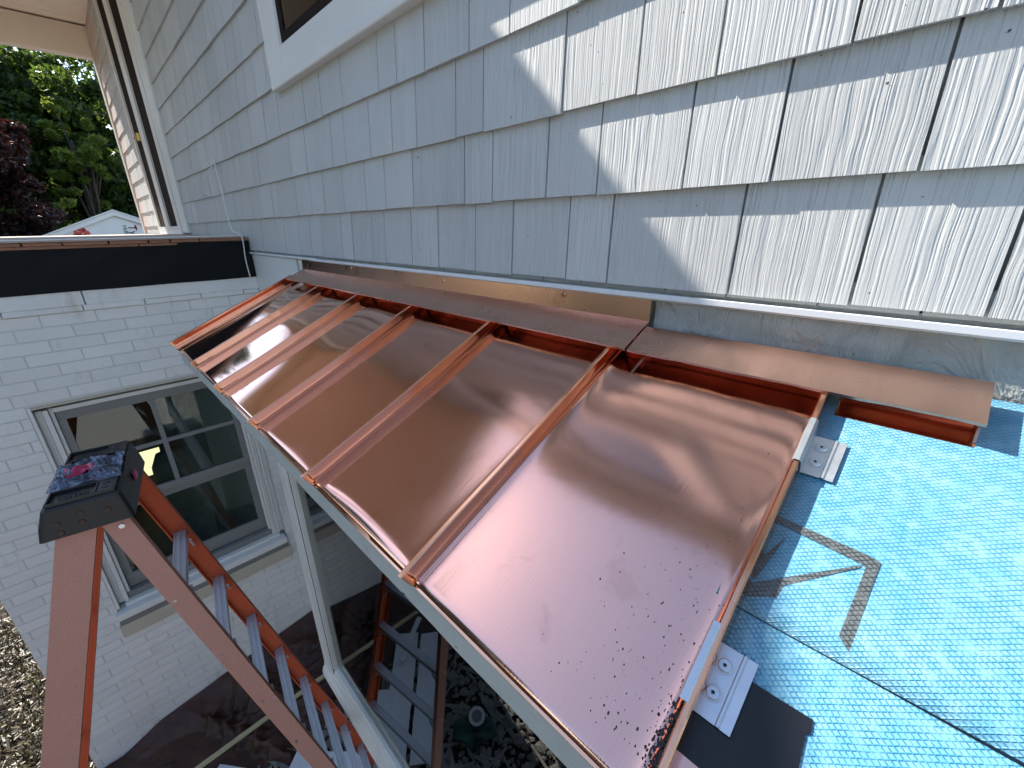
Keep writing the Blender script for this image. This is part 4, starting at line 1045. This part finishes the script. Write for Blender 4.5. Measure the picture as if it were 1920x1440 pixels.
# ------------------------------------------------------------------ trees
def tree(name, label, base, crown, rad, nclump, nleaf, lsz, mat, seed, trunk_r=.2, cut=None):
    r = np.random.RandomState(seed)
    t_ = thing(name, label, 'tree', (base[0], base[1], GZ))
    c = np.array(crown); R3 = np.array(rad)
    d = r.normal(size=(nclump, 3)); d /= np.linalg.norm(d, axis=1)[:, None]
    cl = c + d * R3 * (r.uniform(.25, 1.0, (nclump, 1)) ** .6) * (1 + .12 * np.sin(d[:, :1] * 7 + d[:, 2:] * 5))
    cr_ = r.uniform(.35, .8, nclump) * R3.mean() * .24
    pts = []
    for i in range(nclump):
        q = r.normal(size=(nleaf, 3)); q /= (np.linalg.norm(q, axis=1)[:, None] + 1e-6); q *= (r.uniform(0, 1, (nleaf, 1)) ** .45) * cr_[i] * np.array([1, 1, .7]); pts.append(cl[i] + q)
    P = np.concatenate(pts); n = len(P)
    a = r.normal(size=(n, 3)); a /= np.linalg.norm(a, axis=1)[:, None]; up = r.normal(size=(n, 3)) + np.array([0, 0, .8]); b = np.cross(a, up); b /= np.linalg.norm(b, axis=1)[:, None]
    s = r.uniform(.6, 1.25, (n, 1)) * lsz; nrm = np.cross(a, b)
    V_ = np.stack([P - a * s, P + b * s * .5 + nrm * s * .12, P + a * s, P - b * s * .5 + nrm * s * .12], 1).reshape(-1, 3)
    mm = M(); mm.v = [tuple(x) for x in V_]; mm.f = [(4 * i, 4 * i + 1, 4 * i + 2, 4 * i + 3) for i in range(n)]
    build('crown', mm, mat, t_, fixn=False)
    tk = M(); b0 = Vector((base[0], base[1], GZ)); tp_ = Vector(crown) + Vector((0, 0, rad[2] * .3))
    pts = [b0, b0.lerp(tp_, .3) + Vector((.05, .1, 0)), b0.lerp(tp_, .65) + Vector((-.1, -.05, 0)), tp_]
    tk.tube(pts, [trunk_r * 1.3, trunk_r, trunk_r * .7, trunk_r * .25], 10)
    for i in range(14):
        e = Vector(cl[i * (nclump // 14)]); s0 = b0.lerp(tp_, r.uniform(.35, .85)); mid = s0.lerp(e, .5) + Vector((0, 0, .3)); tk.tube([s0, mid, e], [trunk_r * .3, trunk_r * .2, trunk_r * .06], 6)
    build('trunk', tk, 'bark', t_, smooth=True); return t_
tree('maple_tree', 'tall dense green tree with backlit leaves behind the terrace', (-20, .6, 0), (-20, .6, 1.45), (2.6, 4.2, 3.9), 400, 250, .10, 'leaf_green', 3, .25)
tree('maple_tree', 'lighter yellow green tree in front of the taller dark one', (-17.2, .8, 0), (-17.2, .8, 1.9), (.9, .75, 1.3), 50, 170, .08, 'leaf_light', 5, .12)
tree('purple_tree', 'dark purple leaved tree at the left edge of the picture', (-14.5, -1.7, 0), (-14.5, -1.5, 1.2), (1.6, 1.6, 2.4), 200, 230, .066, 'leaf_purple', 8, .14)
tree('hedge_tree', 'darker green tree filling the gaps at the back of the garden', (-26, 0, 0), (-26, 0, 1.0), (1.8, 8, 4.6), 360, 190, .17, 'leaf_green', 12, .3)
tree('maple_tree', 'low green tree with bright leaves beside the outbuilding', (-15.6, -.1, 0), (-15.6, -.1, -.35), (1.0, 1.3, 1.1), 70, 170, .065, 'leaf_light', 15, .1)
# trees around the garden behind the camera: seen only in the panes and the copper
GARDEN = ['tall garden tree beyond the left end of the terrace', 'tall garden tree far out to the left of the copper roof', 'tall garden tree facing the copper roof across the garden', 'tall garden tree across the garden right of the copper roof',
          'small distant tree at the right end of the garden', 'small distant tree straight to the right of the house', 'small distant tree behind the right corner of the house']
for i, (x, y, h) in enumerate(((-17, -9, 4.5), (-10, -15, 5), (-2, -17, 5), (6, -15, 5), (15, -10, 1.2), (19, -2.5, 1.4), (18, 5, 1.2))):
    gt = tree('garden_tree', GARDEN[i], (x, y, 0), (x, y, h - 1.6), (3.4, 4.2, h + 2.4), 120, 110, .34, 'leaf_green', 40 + i, .25); gt['group'] = 'garden trees outside the picture'

# sealant spatter sits on the last pan
build('sealant_spatter', SPATTER, 'sealant', cr, kind='stuff', label='dark brown sealant specks by the open seam', fixn=False)
bpy.context.view_layer.update()
